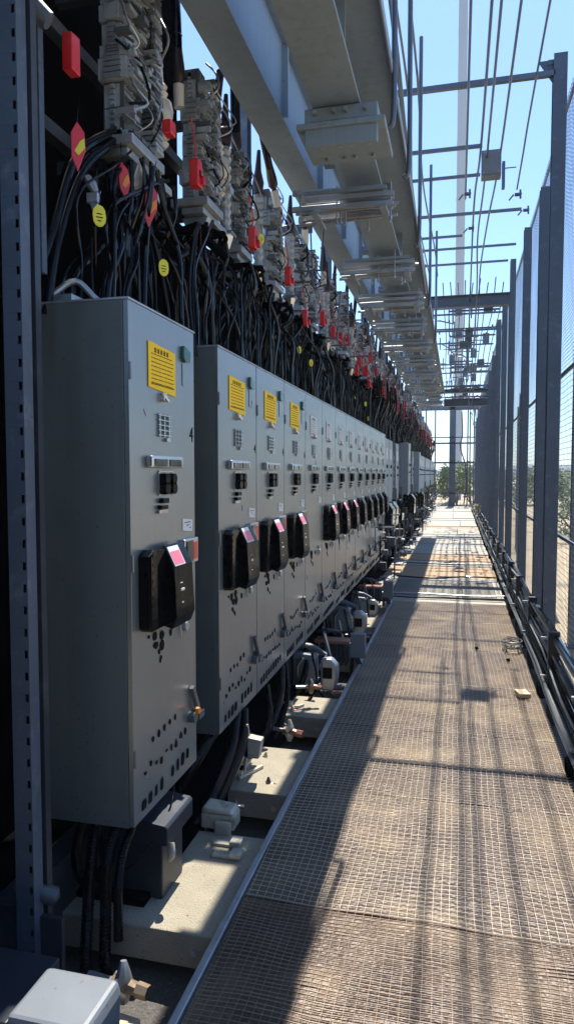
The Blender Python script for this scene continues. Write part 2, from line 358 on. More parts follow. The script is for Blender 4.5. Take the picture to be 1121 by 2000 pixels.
def cabinet(Y,W,label,sign='yellow',hasp=True,op=True,seed=1,big=False):
    rnd=random.Random(seed)
    root=empty('control_cabinet',(XF,Y,Z0),label,'control cabinet','grey control cabinets hung in a row beside the walkway')
    cab_body(W,root,M['cab']); s=W/.64; zo=.055
    if sign=='yellow': sheet(root,'warning_sign',.16*s,.42*s,1.53+zo-.005,1.695+zo,M['yel'],9,seed)
    elif sign=='white': sheet(root,'notice_label',.17*s,.40*s,1.50+zo,1.66+zo,M['white'],9,seed)
    if seed%3!=1 or seed==1:
        m=MB()
        for q in range(7):
            yy=rnd.uniform(.05,.58)*s; zz=rnd.uniform(.1,1.75); m.bar((.0012,yy,zz),(.0012,yy+rnd.uniform(-.02,.03),zz+rnd.uniform(-.05,.05)),.0012,.0025,(1,0,0))
        m.build('scuffs',M['galv'],root)
    m=MB()
    for zz in (.25,.95,1.62): m=MB(); m.tube([(.004,.008,zz-.03),(.004,.008,zz+.03)],.005,7); m.build('hinge',M['cab'],root,smooth=True)
    if hasp:
        m=MB(); m.prism([(.485*s,1.68+zo),(.51*s,1.665+zo),(.56*s,1.67+zo),(.565*s,1.715+zo),(.49*s,1.73+zo)],'x',.001,.016)
        h=m.build('hasp',M['green'],root,bevel=.003)
        m=MB(); m.box(.001,.003,.50*s,.53*s,1.57+zo,1.66+zo); m.build('tape',M['cab'],h)
    # small latch
    m=MB(); m.tube([(0,.285*s,1.50+zo),(.018,.285*s,1.50+zo)],.018,10); m.tube([(.01,.275*s,1.515+zo),(.024,.30*s,1.485+zo)],.006,6)
    m.build('latch',M['chrome'],root,smooth=True)
    # raised terminal strip grille
    m=MB(); zc=1.395+zo
    for k in range(5):
        m.box(.001,.010,.235*s,.36*s,zc+.035-k*.019,zc+.0385-k*.019)
    for k in range(3): yy=(.25+.045*k)*s; m.box(.001,.008,yy,yy+.006,zc-.045,zc+.042)
    m.box(.001,.012,.31*s,.345*s,zc-.062,zc-.048)
    m.build('strip_grille',M['chrome'] if seed%2 else M['galv'],root)
    # two window meter
    zc=1.255+zo
    m=MB(); m.box(.001,.026,.135*s,.445*s,zc-.024,zc+.022); mm=m.build('meter_frame',M['chrome'],root,bevel=.007)
    m=MB(); m.box(.026,.030,.16*s,.275*s,zc-.017,zc+.010); m.box(.026,.030,.30*s,.415*s,zc-.017,zc+.010); m.build('meter_glass',M['glass'],mm,bevel=.002)
    # switches
    zc=1.172+zo
    m=MB()
    for y_ in (.275,.345): m.tube([(0,y_*s,zc+.018),(.03,y_*s,zc+.018)],.022*s**.5,10); m.tube([(0,y_*s,zc-.018),(.03,y_*s,zc-.018)],.024*s**.5,10)
    m.build('switch_pair',M['blk'],root,smooth=True)
    m=MB(); 
    for y_ in (.245,.31,.38): m.box(.001,.006,y_*s-.004,y_*s+.004,zc-.045,zc+.045)
    m.box(.001,.006,.245*s,.38*s,zc+.043,zc+.049)
    m.build('switch_bezel',M['chrome'],root)
    m=MB(); m.box(.001,.02,.25*s,.31*s,zc-.075,zc-.055); m.box(.001,.02,.235*s,.30*s,zc-.098,zc-.082); m.build('button',M['blk'],root,bevel=.003)
    m=MB(); m.box(.001,.012,.23*s,.31*s,zc-.113,zc-.1); m.build('button_plate',M['chrome'],root)
    # small white label
    m=MB(); m.prism([(.49*s,.975+zo),(.60*s,.965+zo),(.605*s,1.015+zo),(.49*s,1.025+zo)],'x',.001,.0025); wl=m.build('small_label',M['white'],root)
    m=MB(); 
    for k,(a,b) in enumerate([(.51,.58),(.53,.56),(.565,.585)]): m.box(.0027,.0032,a*s,b*s,1.005-.012*k+zo,1.008-.012*k+zo)
    m.build('print',M['ink'],wl)
    if op: operator(root,.06*s,.43*s,.64+zo,.935+zo,seed<9)
    # lower marks, knocked-out holes
    m=MB()
    for (y_,z_,a,b) in [(.20,.60,.017,.019),(.245,.59,.019,.017),(.21,.565,.020,.014),(.25,.555,.018,.022),(.16,.60,.009,.007),(.225,.525,.009,.012),(.245,.505,.009,.009),(.26,.488,.005,.009),(.36,.575,.010,.015)]:
        blob(m,(y_+rnd.uniform(-.02,.02))*s,z_+zo+rnd.uniform(-.01,.01),a,b,rnd=rnd)
    for q in range(5):
        blob(m,(.17+.055*q)*s,.215+zo+.004*q+rnd.uniform(-.01,.012),.008+.003*rnd.random(),.010+.005*rnd.random(),rnd=rnd)
    for q in range(9):
        blob(m,(.10+.05*q)*s,.11+zo+.006*(q%3)+rnd.uniform(-.012,.012),.006+.007*rnd.random(),.006+.010*rnd.random(),rnd=rnd,jit=.4)
    m.build('knockouts',M['ink'],root)
    m=MB()
    for q in range(9):
        if q==4 and rnd.random()<.8: continue
        y_=(.085+.055*q)*s; w=.018*s*rnd.uniform(.5,1.1); hh=.024*rnd.uniform(.7,1.1); zz=.022+zo*.6+.003*q
        m.prism([(y_-w,zz-hh),(y_+w*.6,zz-hh),(y_+w,zz+hh*.3),(y_+w*.5,zz+hh),(y_-w*.7,zz+hh*.8)],'x',.001,.004)
    m.build('vent_slots',M['ink'],root)
    # keyed lock group and padlock latch
    m=MB(); m.tube([(0,.50*s,.575+zo),(.016,.50*s,.575+zo)],.020,12); m.box(.001,.010,.47*s,.54*s,.60+zo,.62+zo); m.tube([(.008,.44*s,.60+zo),(.009,.445*s,.54+zo)],.004,6)
    m.build('lock_body',M['galv'],root,smooth=True)
    m=MB(); m.bar((.012,.555*s,.30+zo),(.02,.60*s,.20+zo),.022,.018,(1,0,0)); m.tube([(.012,.60*s,.20+zo),(.012,.64*s,.165+zo)],.014,8); m.tube([(0,.555*s,.17+zo),(.03,.555*s,.17+zo)],.024,10); m.box(.001,.03,.60*s,.66*s,.145+zo,.175+zo)
    lt=m.build('catch',M['unitd'],root,smooth=True)
    if big:
        m=MB(); m.tube([(.03,.56*s,.20+zo),(.045,.56*s,.20+zo)],.015,8); m.build('seal',M['orange'],lt)
    return root
words=['nearest grey control cabinet, standing apart, with the largest yellow sign',
 'second grey control cabinet, first of the joined row, yellow sign',
 'third grey control cabinet, middle of the three joined ones with yellow signs',
 'fourth grey control cabinet, last one carrying a yellow sign',
 'fifth grey control cabinet, first one with a white notice label']
ca=cabinet(2.19,.61,words[0],'yellow',True,True,1,True); digit(ca,'4',.55,1.40,.09)
Yc=[3.10]; 
for k in range(12): Yc.append(Yc[-1]+.645)
for i in range(12):
    lab=words[i+1] if i<4 else f'{ORD[i+1]} grey control cabinet from the near end, white notice label'
    c=cabinet(Yc[i],.64,lab,'yellow' if i<3 else 'white',i<3,i!=3,i+2)
    if i<3: digit(c,'4' if i!=2 else '6',.59,1.38,.07)
# dark gap strips between paired cabinets
# pale short cabinets further along
def pale_cab():
    root=empty('pale_cabinet',(0,0,0),'x','cabinet','pale blue-grey short cabinets at the far end of the row')
    W=.62;Hh=1.05
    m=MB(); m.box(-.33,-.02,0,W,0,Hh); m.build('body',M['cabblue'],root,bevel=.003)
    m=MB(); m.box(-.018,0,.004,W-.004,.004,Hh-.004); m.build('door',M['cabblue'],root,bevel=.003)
    m=MB(); m.box(.001,.003,.15,.42,.72,.9); m.build('label_plate',M['white'],root)
    m=MB(); m.tube([(0,.3,.6),(.02,.3,.6)],.03,10); m.tube([(0,.3,.45),(.02,.3,.45)],.02,10); m.build('switch',M['blk'],root)
    m=MB(); m.prism([(.0,-.38),(.12,-.40),(.13,-.1),(.06,-.0),(.0,-.0)],'y',.05,.5); m.build('handle_housing',M['blk'],root,bevel=.006)
    m=MB()
    for y_ in (.1,.32,.54): m.box(-.2,-.16,y_-.02,y_+.02,-1.3,-.001)
    m.build('leg_frame',M['dark'],root)
    return root
pc=pale_cab(); n=0
def dark_cab(Y,lab,Hh,Z):
    root=empty('dark_equipment',(XF-.06,Y,Z),lab,'equipment','dark equipment boxes between the pale cabinets'); m=MB(); m.box(-.3,0,0,.6,0,Hh); m.build('body',M['unitd'],root,bevel=.004)
    m=MB(); 
    for k in range(5): m.box(.001,.03,.05,.5,Hh*(.12+.17*k),Hh*(.2+.17*k))
    m.build('vents',M['dark'],root); m=MB(); m.box(.0015,.05,.38,.56,Hh*.5,Hh*.8) if 0 else m.tube([(0,.55,Hh*.1),(.06,.55,Hh*.1),(.06,.55,-.5)],.015,6); m.build('pipe',M['conduit'],root)
Y=11.0; k=0
while Y<33.6:
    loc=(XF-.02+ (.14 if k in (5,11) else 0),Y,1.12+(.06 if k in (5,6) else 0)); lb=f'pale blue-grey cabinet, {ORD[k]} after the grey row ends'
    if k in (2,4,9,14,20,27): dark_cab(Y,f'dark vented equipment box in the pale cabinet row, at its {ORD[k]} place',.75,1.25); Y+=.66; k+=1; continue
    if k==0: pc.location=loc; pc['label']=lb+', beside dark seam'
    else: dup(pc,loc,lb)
    Y+=.66; k+=1
    if k in (3,7): Y+=.12

# ------------------------------------------------------------------ breaker stacks
def block(m,x0,x1,y0,y1,z0,z1,rnd):
    m.mi=0; m.box(x0,x1,y0,y1,z0,z1)
    n=rnd.randint(2,4); h=(z1-z0)/n
    for k in range(n):
        m.mi=rnd.choice((0,0,1)); e=rnd.uniform(.004,.03)
        m.box(x1+.0005,x1+e,y0+.006,y1-.006,z0+k*h+.005,z0+(k+1)*h-.005)
        m.mi=1
        w=(y1-y0)/3
        for q in range(3):
            if rnd.random()<.7: m.box(x1+e+.0005,x1+e+.006,y0+q*w+.008,y0+(q+1)*w-.008,z0+k*h+.012,z0+(k+1)*h-.014)
    m.mi=2 if rnd.random()<.5 else 0
    for q in range(4):
        a=y0-.012; z=z0+(z1-z0)*(q+.5)/4; m.box(x0+.03,x1-.02,a,y0-.0005,z-.008,z+.008)
def stack_parts(root,seed,h=.72,w=.15):
    rnd=random.Random(seed); m=MB(); z=0
    while z<h-.04:
        dz=rnd.uniform(.03,.11); ins=rnd.uniform(0,.055)
        block(m,-.10+ins*.3,.03-ins,-w/2+ins*.6,w/2-ins*.4,z,min(z+dz,h),rnd); z+=dz+.008
    m.mi=1; m.box(-.09,.0,-w/2+.03,w/2-.03,0,h)
    for q in range(26):
        m.mi=rnd.randint(0,2); yy=rnd.uniform(-w/2-.03,w/2+.02); zz=rnd.uniform(0,h-.03); a=rnd.uniform(.008,.03); m.box(.0,.05+rnd.uniform(0,.025),yy-a,yy+a*rnd.random(),zz,zz+rnd.uniform(.008,.03))
        m.tube([(.03,yy,zz),(.07,yy+.01,zz-.03)],.006,5)
    m.build('breaker_body',[M['unit'],M['unitd'],M['galv']],root,bevel=.0025)
    # side column of thin terminals
    m=MB(); z=.05
    while z<h*.9:
        e=rnd.uniform(0,.012); m.mi=rnd.choice((0,1,2)); m.box(-.06,.05-e,w/2+.02,w/2+.09+e,z,z+.016); z+=.024
    m.mi=1; m.box(-.04,.02,w/2+.035,w/2+.07,.03,h*.92)
    m.build('terminal_column',[M['unit'],M['unitd'],M['galv']],root)
    # insulator with ribs
    m=MB(); P=[];rr=[];z=.12;y=w/2+.15
    prof=[(.0,.03),(.02,.045),(.035,.03),(.05,.05),(.065,.032),(.08,.052),(.095,.034),(.12,.060),(.16,.066),(.20,.058),(.22,.03),(.24,.042),(.255,.028),(.27,.04),(.29,.022),(.36,.018)]
    m.tube([(0,y,z+a) for a,b in prof],[b for a,b in prof],12)
    m.build('insulator',M['cer'],root,smooth=True)
    # base casting
    m=MB(); m.box(-.13,.07,-w/2-.04,w/2+.05,-.045,-.005); m.box(-.08,.04,-w/2-.02,w/2+.2,-.08,-.047)
    m.prism([(-.10,-.08),(.05,-.08),(.01,-.17),(-.05,-.17)],'y',-.05,.03); m.tube([(0,w/2+.1,-.15),(.01,w/2+.1,-.02)],.02,8)
    m.build('base_casting',M['galv'],root,bevel=.004)
    # small wires and bus bars
    m=MB()
    for q in range(9):
        y0=rnd.uniform(-w/2,w/2+.15); z0=rnd.uniform(0,h*.8); P=spline([(.03,y0,z0),(.08+rnd.uniform(-.02,.03),y0+rnd.uniform(-.06,.08),z0+.05),(.05,y0+rnd.uniform(-.05,.1),z0+rnd.uniform(.08,.2)),(.0,y0+rnd.uniform(-.1,.1),z0+.22)],4); m.mi=rnd.choice((0,0,1)); m.tube(P,rnd.uniform(.003,.007),5)
    m.build('jumper_wires',[M['cable'],M['galv']],root,smooth=True)
    m=MB(); m.bar((-.1,-.02,-.06),(-.33,-.02,-.06),.05,.05); m.bar((-.1,-.02,h*.6),(-.33,-.02,h*.6),.04,.04); m.build('mounting_arm',M['dark'],root)
SY=[2.70,3.46,4.18,4.90,5.62,6.36]
while SY[-1]<34: SY.append(SY[-1]+.76+.01*len(SY)*.1)
protos=[]
ADJ=['bulky','slim','ribbed','white-topped']
for v in range(4):
    root=empty('breaker_stack',(0,0,0),'x','breaker stack','grey breaker stacks above the cabinets')
    stack_parts(root,31+v,(1.05,.68,.66,.60)[v],(.22,.13,.15,.14)[v]); protos.append(root)
used=set()
for i,y in enumerate(SY[:43]):
    v=0 if i==0 else 1+(i*7+i//3)%3
    loc=(-1.33+.03*math.sin(i*2.1),y,2.98+.02*math.sin(i*1.3)); lab=f'grey breaker stack above the cabinets, {ORD[i]} from the near end'
    if i==0: lab='largest grey breaker stack, high over the nearest cabinet'; loc=(-1.33,2.72,2.95)
    if v not in used: o=protos[v]; o.location=loc; o['label']=lab; used.add(v)
    else: o=dup(protos[v],loc,lab)
for i,y in enumerate(SY[1:43]):                                   # horizontal black arms with trays under stacks
    if i>24: break
    m=MB() if i==0 else None
    if i==0:
        m.box(-.36,.1,-.17,-.13,-.02,.015); m.box(-.36,.1,.12,.16,.05,.08); m.box(.06,.1,-.17,.30,-.05,-.022)
        m.tube(spline([(.09,-.15,0),(.12,0,.02),(.10,.15,.04),(.02,.25,.03)],4),.014,6); base=m.build('cable_bracket',M['wall'],bevel=.004)
        base.location=(-1.33,y,2.82); tag(base,f'black cable bracket below the {ORD[1]} breaker stack','bracket','black brackets under the breaker stacks')
    else: dup(base,(-1.33,y+.1*math.sin(i*3),2.82+.04*math.sin(i*2.3)),f'black cable bracket below the {ORD[i+1]} breaker stack')
# second row rail
m=MB(); m.box(-1.55,-1.50,2.3,34.4,3.28,3.33); m.box(-1.55,-1.50,2.3,34.4,2.88,2.93)
tag(m.build('stack_mounting_rail',M['dark']),'dark double steel rail behind the breaker stacks','rail')

# slim connectors between the stacks
root=empty('slim_connector',(0,0,0),'x','connector','slim silver connectors between the breaker stacks')
m=MB(); pts=[];rr=[]
for k in range(22): pts.append((0,0,-.06+k*.024)); rr.append(.024 if k%2 else .036)
m.tube(pts,rr,9); m.build('ribbed_post',M['unit'],root,smooth=False)
m=MB(); m.tube([(0,0,.45),(0,0,.52),(0,0,.60),(0,.02,.74)],[.03,.04,.022,.012],10); m.build('boot',M['boot'],root,smooth=True)
m=MB(); m.tube([(0,0,-.12),(0,0,-.05)],[.022,.045],10); m.box(-.06,.04,-.03,.03,.18,.22); m.box(-.05,.05,-.045,.045,-.05,-.03); m.build('base',M['chrome'],root)
for i in range(1,34):
    y=(SY[i]+SY[i+1])/2+.03*math.sin(i*5); p=(-1.30+.05*math.sin(i*3),y,2.95+.06*math.sin(i*7)); lab=f'slim silver ribbed connector between breaker stacks, {ORD[i-1]} from the near end'
    if i==1: root.location=p; root['label']=lab
    else: dup(root,p,lab)
# red lockout boxes
def redbox():
    root=empty('lockout_box',(0,0,0),'x','lockout box','red lockout boxes hanging on the breaker stacks')
    m=MB(); m.prism([(-.035,-.065),(.03,-.065),(.035,-.055),(.033,.05),(.018,.065),(-.022,.065),(-.033,.05)],'x',0,.045); m.build('body',M['red'],root,bevel=.005)
    m=MB(); m.box(.0455,.047,-.012,.008,-.02,.012); m.mi=1; m.box(.0455,.06,.008,.033,-.05,-.01); m.build('keyhole',[M['ink'],M['red']],root,bevel=.001)
    m=MB(); m.tube([(.02,0,.065),(.02,.002,.14),(.0,.0,.26)],.0035,5); m.build('cord',M['red'],root)
    return root
rb=redbox()
rp=[(-1.27,3.22,3.05),(-1.24,4.08,3.02),(-1.24,4.98,3.04),(-1.22,6.2,3.0),(-1.24,5.55,2.86),(-1.22,6.75,2.98),(-1.22,7.2,3.0),(-1.22,8.6,3.0),(-1.24,9.2,2.95)]
y=7.9
while y<33: rp.append((-1.20+.06*math.sin(y*3),y,2.95+.17*math.sin(y*5))); y+=.41
for i,p in enumerate(rp):
    lab=f'red lockout box hanging among the breakers, {ORD[i]} along the row' if i<45 else f'tiny distant red lockout box, {ORD[i-45]} within the crowded far end'
    if i==0: rb.location=p; rb['label']='red lockout box with black keyhole, nearest over the cabinets'
    else: dup(rb,p,lab)
for p,l in [((-1.40,2.33,3.12),'plain red box high beside the black vertical rails'),((-1.25,2.86,3.09),'small red block at the right foot of the largest breaker stack')]:
    m=MB(); h=.068 if 'high' in l else .03; m.prism([(-.03,-h),(.03,-h),(.03,h),(-.03,h*.9)],'x',0,.04); tag(m.build('red_box',M['red'],loc=p,bevel=.004),l,'red box')
# leaf-shaped tags
def leaf_tag(loc,s,label,cols,rot):
    root=empty('hanging_tag',loc,label,'tag',None); root.rotation_euler=(rot,0,-.95)
    m=MB(); m.prism([(0,.12*s),(.035*s,.07*s),(.04*s,-.02*s),(.0,-.13*s),(-.03*s,-.06*s),(-.032*s,.06*s)],'x',0,.006); m.build('tag_body',M[cols[0]],root,bevel=.002)
    m=MB(); m.prism([(.012*s,.02*s),(.034*s,.04*s),(.036*s,-.01*s),(.005*s,-.05*s),(-.015*s,-.03*s)],'x',.0062,.008); m.build('tag_panel',M[cols[1]],root)
    m=MB(); m.tube([(0,0,.11*s),(.004,.004,.18*s),(-.01,.01,.26*s)],.002,5); m.build('tie',M['cable'],root)
for a in [((-1.30,2.225,2.74),.68,'red leaf-shaped tag with yellow panel, left of the stack',('red','tagy'),.0),
          ((-1.30,2.57,2.76),.6,'red tag with orange panel below the largest breaker stack',('red','orange'),.12),
          ((-1.25,2.705,2.71),.72,'orange and red leaf-shaped tag right of the other tags',('red','orange'),-.1),]: leaf_tag(*a)
def ytag(loc,s,label,group=None):
    root=empty('yellow_tag',loc,label,'tag',group,-.8)
    n=12; m=MB(); m.tube([(.002,0,.03*s),(.0,.005,.06*s),(-.01,.0,.10*s)],.0018,5); m.build('tie',M['cable'],root)
    n=12; m=MB(); m.prism([(.020*s*math.cos(2*math.pi*k/n),.028*s*math.sin(2*math.pi*k/n)+ (.008*s if math.sin(2*math.pi*k/n)>0 else 0)) for k in range(n)],'x',0,.004); m.build('tag_body',M['tagy'],root,bevel=.001)
    m=MB(); m.box(.0045,.005,-.008*s,.008*s,.008*s,.011*s); m.box(.0045,.005,-.01*s,.01*s,-.002*s,.001*s); m.box(.0045,.005,-.006*s,.006*s,-.012*s,-.009*s); m.build('print',M['ink'],root)
    return root
ytag((-1.29,2.352,2.54),1.25,'yellow round tag among cables above the nearest cabinet')
ytag((-1.19,2.697,2.445),1.1,'yellow oval tag at the right back of the nearest cabinet')
for y,z in [(5.25,2.45),(5.7,2.42),(8.3,2.42),(9.2,2.42),(9.5,2.25),(4.2,2.95)]:
    ytag((-1.2,y,z+.1),.95,'small yellow tag among the hanging cables behind the cabinet row','yellow tags among the far cables')

# ------------------------------------------------------------------ hanging cables
random.seed(5)
n=0
while n<290:
    t=n/290; y=max(2.25,2.3+(t**1.15)*8.0+random.uniform(-.03,.03))
    near=min(SY,key=lambda q:abs(q+.05-y-random.uniform(-.15,.15))); xt=random.uniform(-1.42,-1.22); x=random.uniform(-1.43,-1.17)
    if y<2.85: x=random.uniform(-1.42,-1.26)
    r=random.choice((.005,.006,.007,.009,.011)); j=lambda a:random.uniform(-a,a)
    ty=near+random.uniform(-.14,.2); zt=2.86
    k=random.random()
    if k<.22 and y>3: P=[(xt,y+.16,2.55+j(.05)),(xt,y+.14,2.72),(x,y+.05,2.78+j(.04)),(x,y,2.68),(x+j(.02),y+j(.02),2.45),(x,y,2.15)]
    elif k<.6: P=[(xt,ty,zt),(xt+j(.02),ty*.8+y*.2,2.72),(x+j(.03),ty*.4+y*.6+j(.03),2.5),(x,y+j(.01),2.32),(x,y,2.15)]
    else: P=[(xt,ty,zt+.02),(xt,ty*.5+y*.5,2.76),(x+j(.03),y+j(.05),2.58),(x,y+j(.03),2.36),(x,y,2.15)]
    b=Vector(P[-1]); m=MB(); m.tube([p-b for p in spline(P,6)],r,7)
    tag(m.build('hanging_cable',M['cable'],smooth=True,loc=b),'thin black cable hanging from the breakers down behind the cabinet row','cable','black cables hanging behind the cabinets'); n+=1
m=MB()
for k in range(620):
    y=10.2+random.random()**1.2*23.8; x=random.uniform(-1.5,-1.14); z0=2.2; a=random.uniform(-.12,.12)
    m.tube(spline([(x+a,y+a,3.0+random.uniform(0,.1)),(x+a*1.2,y+a,2.7),(x,y,2.4),(x,y,2.16)],3),random.uniform(.010,.018),4)
tag(m.build('far_cable_mass',M['cable'],smooth=True),'dense mass of far black cables above the pale cabinets','cables',None,'stuff')
# far jumble of small metal on the breakers: horizontal thin rods
for i in range(26):
    y=5.0+i*.62+.1*math.sin(i*4); z=3.0+.25*math.sin(i*1.9)
    m=MB(); m.tube([(-1.5,y,z),(-1.05-.05*math.sin(i),y+.05,z+.01)],.008,5); m.tube([(-1.05-.05*math.sin(i),y+.05,z+.01),(-1.07,y+.05,z+.42)],.006,5); m.tube([(-1.1,y+.05,z+.01),(-1.1,y+.3,z+.02)],.006,5)
    tag(m.build('rod_bracket',M['conduit']),f'thin bent metal rod bracket among breakers, {ORD[i]} from the near end','rod bracket','thin rod brackets along the breakers')
# thick bundled cables at near left, above first cabinet
for i,(P,r) in enumerate([([(-1.36,2.62,2.98),(-1.40,2.38,2.78),(-1.42,2.24,2.45),(-1.46,2.16,2.22),(-1.48,2.1,2.0)],.022),([(-1.34,2.60,2.94),(-1.38,2.40,2.74),(-1.40,2.26,2.45),(-1.42,2.2,2.16)],.017),([(-1.45,2.25,3.5),(-1.45,2.20,3.1),(-1.45,2.22,2.7),(-1.45,2.2,2.2)],.012),([(-1.36,2.75,2.9),(-1.34,2.70,2.6),(-1.34,2.66,2.35),(-1.33,2.62,2.15)],.014),([(-1.36,2.76,2.9),(-1.30,2.85,2.6),(-1.28,2.93,2.35),(-1.27,2.95,2.15)],.014),([(-1.3,3.1,2.62),(-1.25,3.18,2.66),(-1.22,3.3,2.55),(-1.22,3.35,2.3),(-1.22,3.36,2.1)],.018)]):
    pipe_thing('thick_cable',P,r,M['cable'],['thickest black cable slanting down to the back corner of nearest cabinet','second black slanting cable beside the thickest one','straight black cable by the vertical rails','black cable below the left side of the largest stack','black cable curving right below the largest stack','black hooked cable between the first and second cabinets'][i],'cable',None,10)
m=MB(); m.tube([(-.02,0,.03),(0,0,0),(.015,0,-.03)],[.014,.02,.012],8); m.box(-.012,.03,-.02,.0,-.07,-.035); m.prism([(.0,-.07),(.03,-.075),(.02,-.13)],'y',-.018,-.008)
tag(m.build('cable_clip',M['galv'],loc=(-1.33,2.375,2.67)),'small pale metal clip on the slanting cables left of the largest stack','clip')
# riser cables with boots
def riser(i,y,P,r,boot,label):
    root=empty('riser_cable',P[0],label,'riser cable','thick cables rising from the breakers')
    q=[Vector(p)-Vector(P[0]) for p in P]
    m=MB(); m.tube(spline(q,8),r,9); m.build('sheath',M['cable'],root,smooth=True)
    if boot:
        d=(q[1]-q[0]).normalized()
        m=MB(); m.tube([d*-.10,d*-.02,d*0.0,d*.05,d*.16,d*.2,d*.205,d*.22],[.016,.018,.034,.034,.022,.020,.028,.016],12); m.build('boot',M['boot'],root,smooth=True)
        m=MB(); m.tube([d*-.14,d*-.03],[.028,.028],12); m.build('collar',M['white'],root,smooth=True)
    return root
rs=[]
riser(0,3.3,[(-1.40,3.38,3.60),(-1.40,3.36,3.9),(-1.42,3.34,4.4),(-1.42,3.3,5.6)],.024,True,'straight thick riser at the edge of the tall black panel')
riser(1,3.7,[(-1.32,3.68,3.62),(-1.30,3.74,3.80),(-1.25,3.82,4.1),(-1.28,3.72,4.35),(-1.36,3.45,4.52),(-1.42,3.1,4.56)],.008,True,'thin looped riser arching against the sky')
riser(2,4.2,[(-1.36,4.2,3.62),(-1.36,4.18,3.9),(-1.37,4.2,4.4),(-1.38,4.2,5.0)],.030,True,'vertical thick riser before the left steel channel')
riser(3,4.6,[(-1.27,4.75,3.60),(-1.30,4.5,3.95),(-1.32,4.35,4.3),(-1.33,4.28,4.9)],.026,True,'slanting thick riser beside the vertical one')
riser(4,5.4,[(-1.22,5.55,3.60),(-1.18,5.35,3.95),(-1.2,5.0,4.1),(-1.15,4.4,4.2)],.02,True,'long slanting riser running up to the steel channel')
for i in range(5,30):
    y=SY[i]+.25; s=random.uniform(-.1,.1)
    riser(i,y,[(-1.3+s*.4,y,3.52+s*.5),(-1.28,y-.05+s,3.75),(-1.22+s*.5,y-.2,3.95),(-1.15,y-.35,4.05)],.018+.004*math.sin(i),True,f'booted riser cable up to the channel, {ORD[i]} from the near end')

# ------------------------------------------------------------------ near-left steelwork
m=MB(); px,py=-1.30,1.90
# slotted C-channel post: faces near camera (toward -y) with holes as insets
root=empty('slotted_post',(px,py,-.3),'slotted steel upright with a row of oval holes at the far left','post')
m.box(-.075,-.072,0,.05,0,5.6); m.box(-.012,-.009,0,.05,0,5.6)
zz=0
while zz<5.6:                                                      # web made of pieces around the holes
    m.box(-.072,-.030,0,.003,zz,min(zz+.07,5.6)); m.box(-.030,-.0255,0,.003,zz,min(zz+.07,5.6)); m.box(-.0255,-.012,0,.003,zz,min(zz+.045,5.6)); m.box(-.0135,-.012,0,.003,zz+.045,min(zz+.07,5.6)); zz+=.0705
m.build('channel',M['post'],root)
m=MB(); m.box(-.09,.0,.06,.09,0,5.6); m.build('backing_angle',M['dark'],root)
for i,(x,y,w) in enumerate([(-1.44,2.08,.03),(-1.40,2.10,.018),(-1.47,2.16,.024),(-1.42,2.17,.02)]):
    m=MB(); m.box(x-w/2,x+w/2,y,y+.03,2.0 if i<2 else 2.3,5.4); m.box(x-w/2,x-w/2+.003,y-.012,y-.0005,2.0 if i<2 else 2.3,5.4)
    tag(m.build('vertical_rail',M['post'],bevel=.002),f'thin dark vertical rail right of the slotted post, {ORD[i]} one rightwards','rail','vertical rails beside the slotted post')
m=MB(); m.tube([(-1.46,2.15,3.16),(-1.42,2.17,3.18),(-1.38,2.19,3.15)],[.04,.05,.03],10); tag(m.build('round_clamp',M['post'],smooth=True),'round dark clamp on top of the short rails','clamp')
m=MB(); m.tube(spline([(-1.43,2.25,2.24),(-1.36,2.30,2.3),(-1.3,2.35,2.24),(-1.25,2.45,2.21)],5),.012,8); m.box(-1.42,-1.33,2.22,2.3,2.2055,2.235)
tag(m.build('cable_gland',M['galv'],smooth=False),'grey cable gland and strap on top of the nearest cabinet','gland')

# ------------------------------------------------------------------ overhead girder
gz=3.50
def girder_seg(y0,y1,label):
    root=empty('overhead_girder',(0,y0,gz),label,'girder')
    L=y1-y0
    m=MB(); m.box(-.76,-.51,0,L,0,.018); m.build('lower_flange',M['beam'],root,bevel=.003)
    m=MB(); m.box(-.645,-.625,0,L,.0185,.30); m.build('web',M['beam'],root)
    m=MB(); m.box(-.76,-.37,0,L,.3005,.32); m.box(-.375,-.365,0,L,.24,.3); m.build('upper_flange',M['beam'],root,bevel=.003)
    y=.7
    while y<L-.1:
        m=MB(); m.box(-.75,-.6455,y,y+.014,.019,.30); m.box(-.6245,-.52,y,y+.014,.019,.30); m.build('stiffener',M['beam'],root); y+=1.1
    return root
girder_seg(-.8,19.5,'long pale grey steel girder running overhead beside the walkway')
# left channel
root=empty('overhead_channel',(-.04,-.8,3.72),'pale grey steel channel overhead, left of the girder','channel')
m=MB(); m.box(-1.20,-1.0,0,24,0,.012); m.build('lower_plate',M['beam'],root)
m=MB(); m.box(-1.20,-1.19,0,24,.0125,.24); m.build('side_plate',M['beam'],root)
m=MB(); m.box(-1.01,-1.0,0,24,.0125,.43)
for q in range(22): m.box(-.9995,-.965,.5+q*1.1,.515+q*1.1,.0,.42)
m.box(-.9995,-.97,0,24,.418,.43); m.build('inner_lip',M['beam'],root)
def cross(y,z0,z1,x0,x1,w,label,mt='beam'):
    m=MB(); m.box(x0,x1,y,y+w,z0,z1); m.box(x0,x1,y-.03,y+w+.03,z0-.012,z0-.0005)
    return tag(m.build('cross_brace',M[mt],bevel=.003),label,'cross brace','braces joining the channel and the girder')
for i,y in enumerate([1.9,2.9,4.9,6.9,8.4,9.9,11.4,13,14.6,16.2,18,19.4]):
    cross(y,3.79,3.835,-.95,-.85,.07,f'short steel brace between channel and girder, {ORD[i]} from the near end')
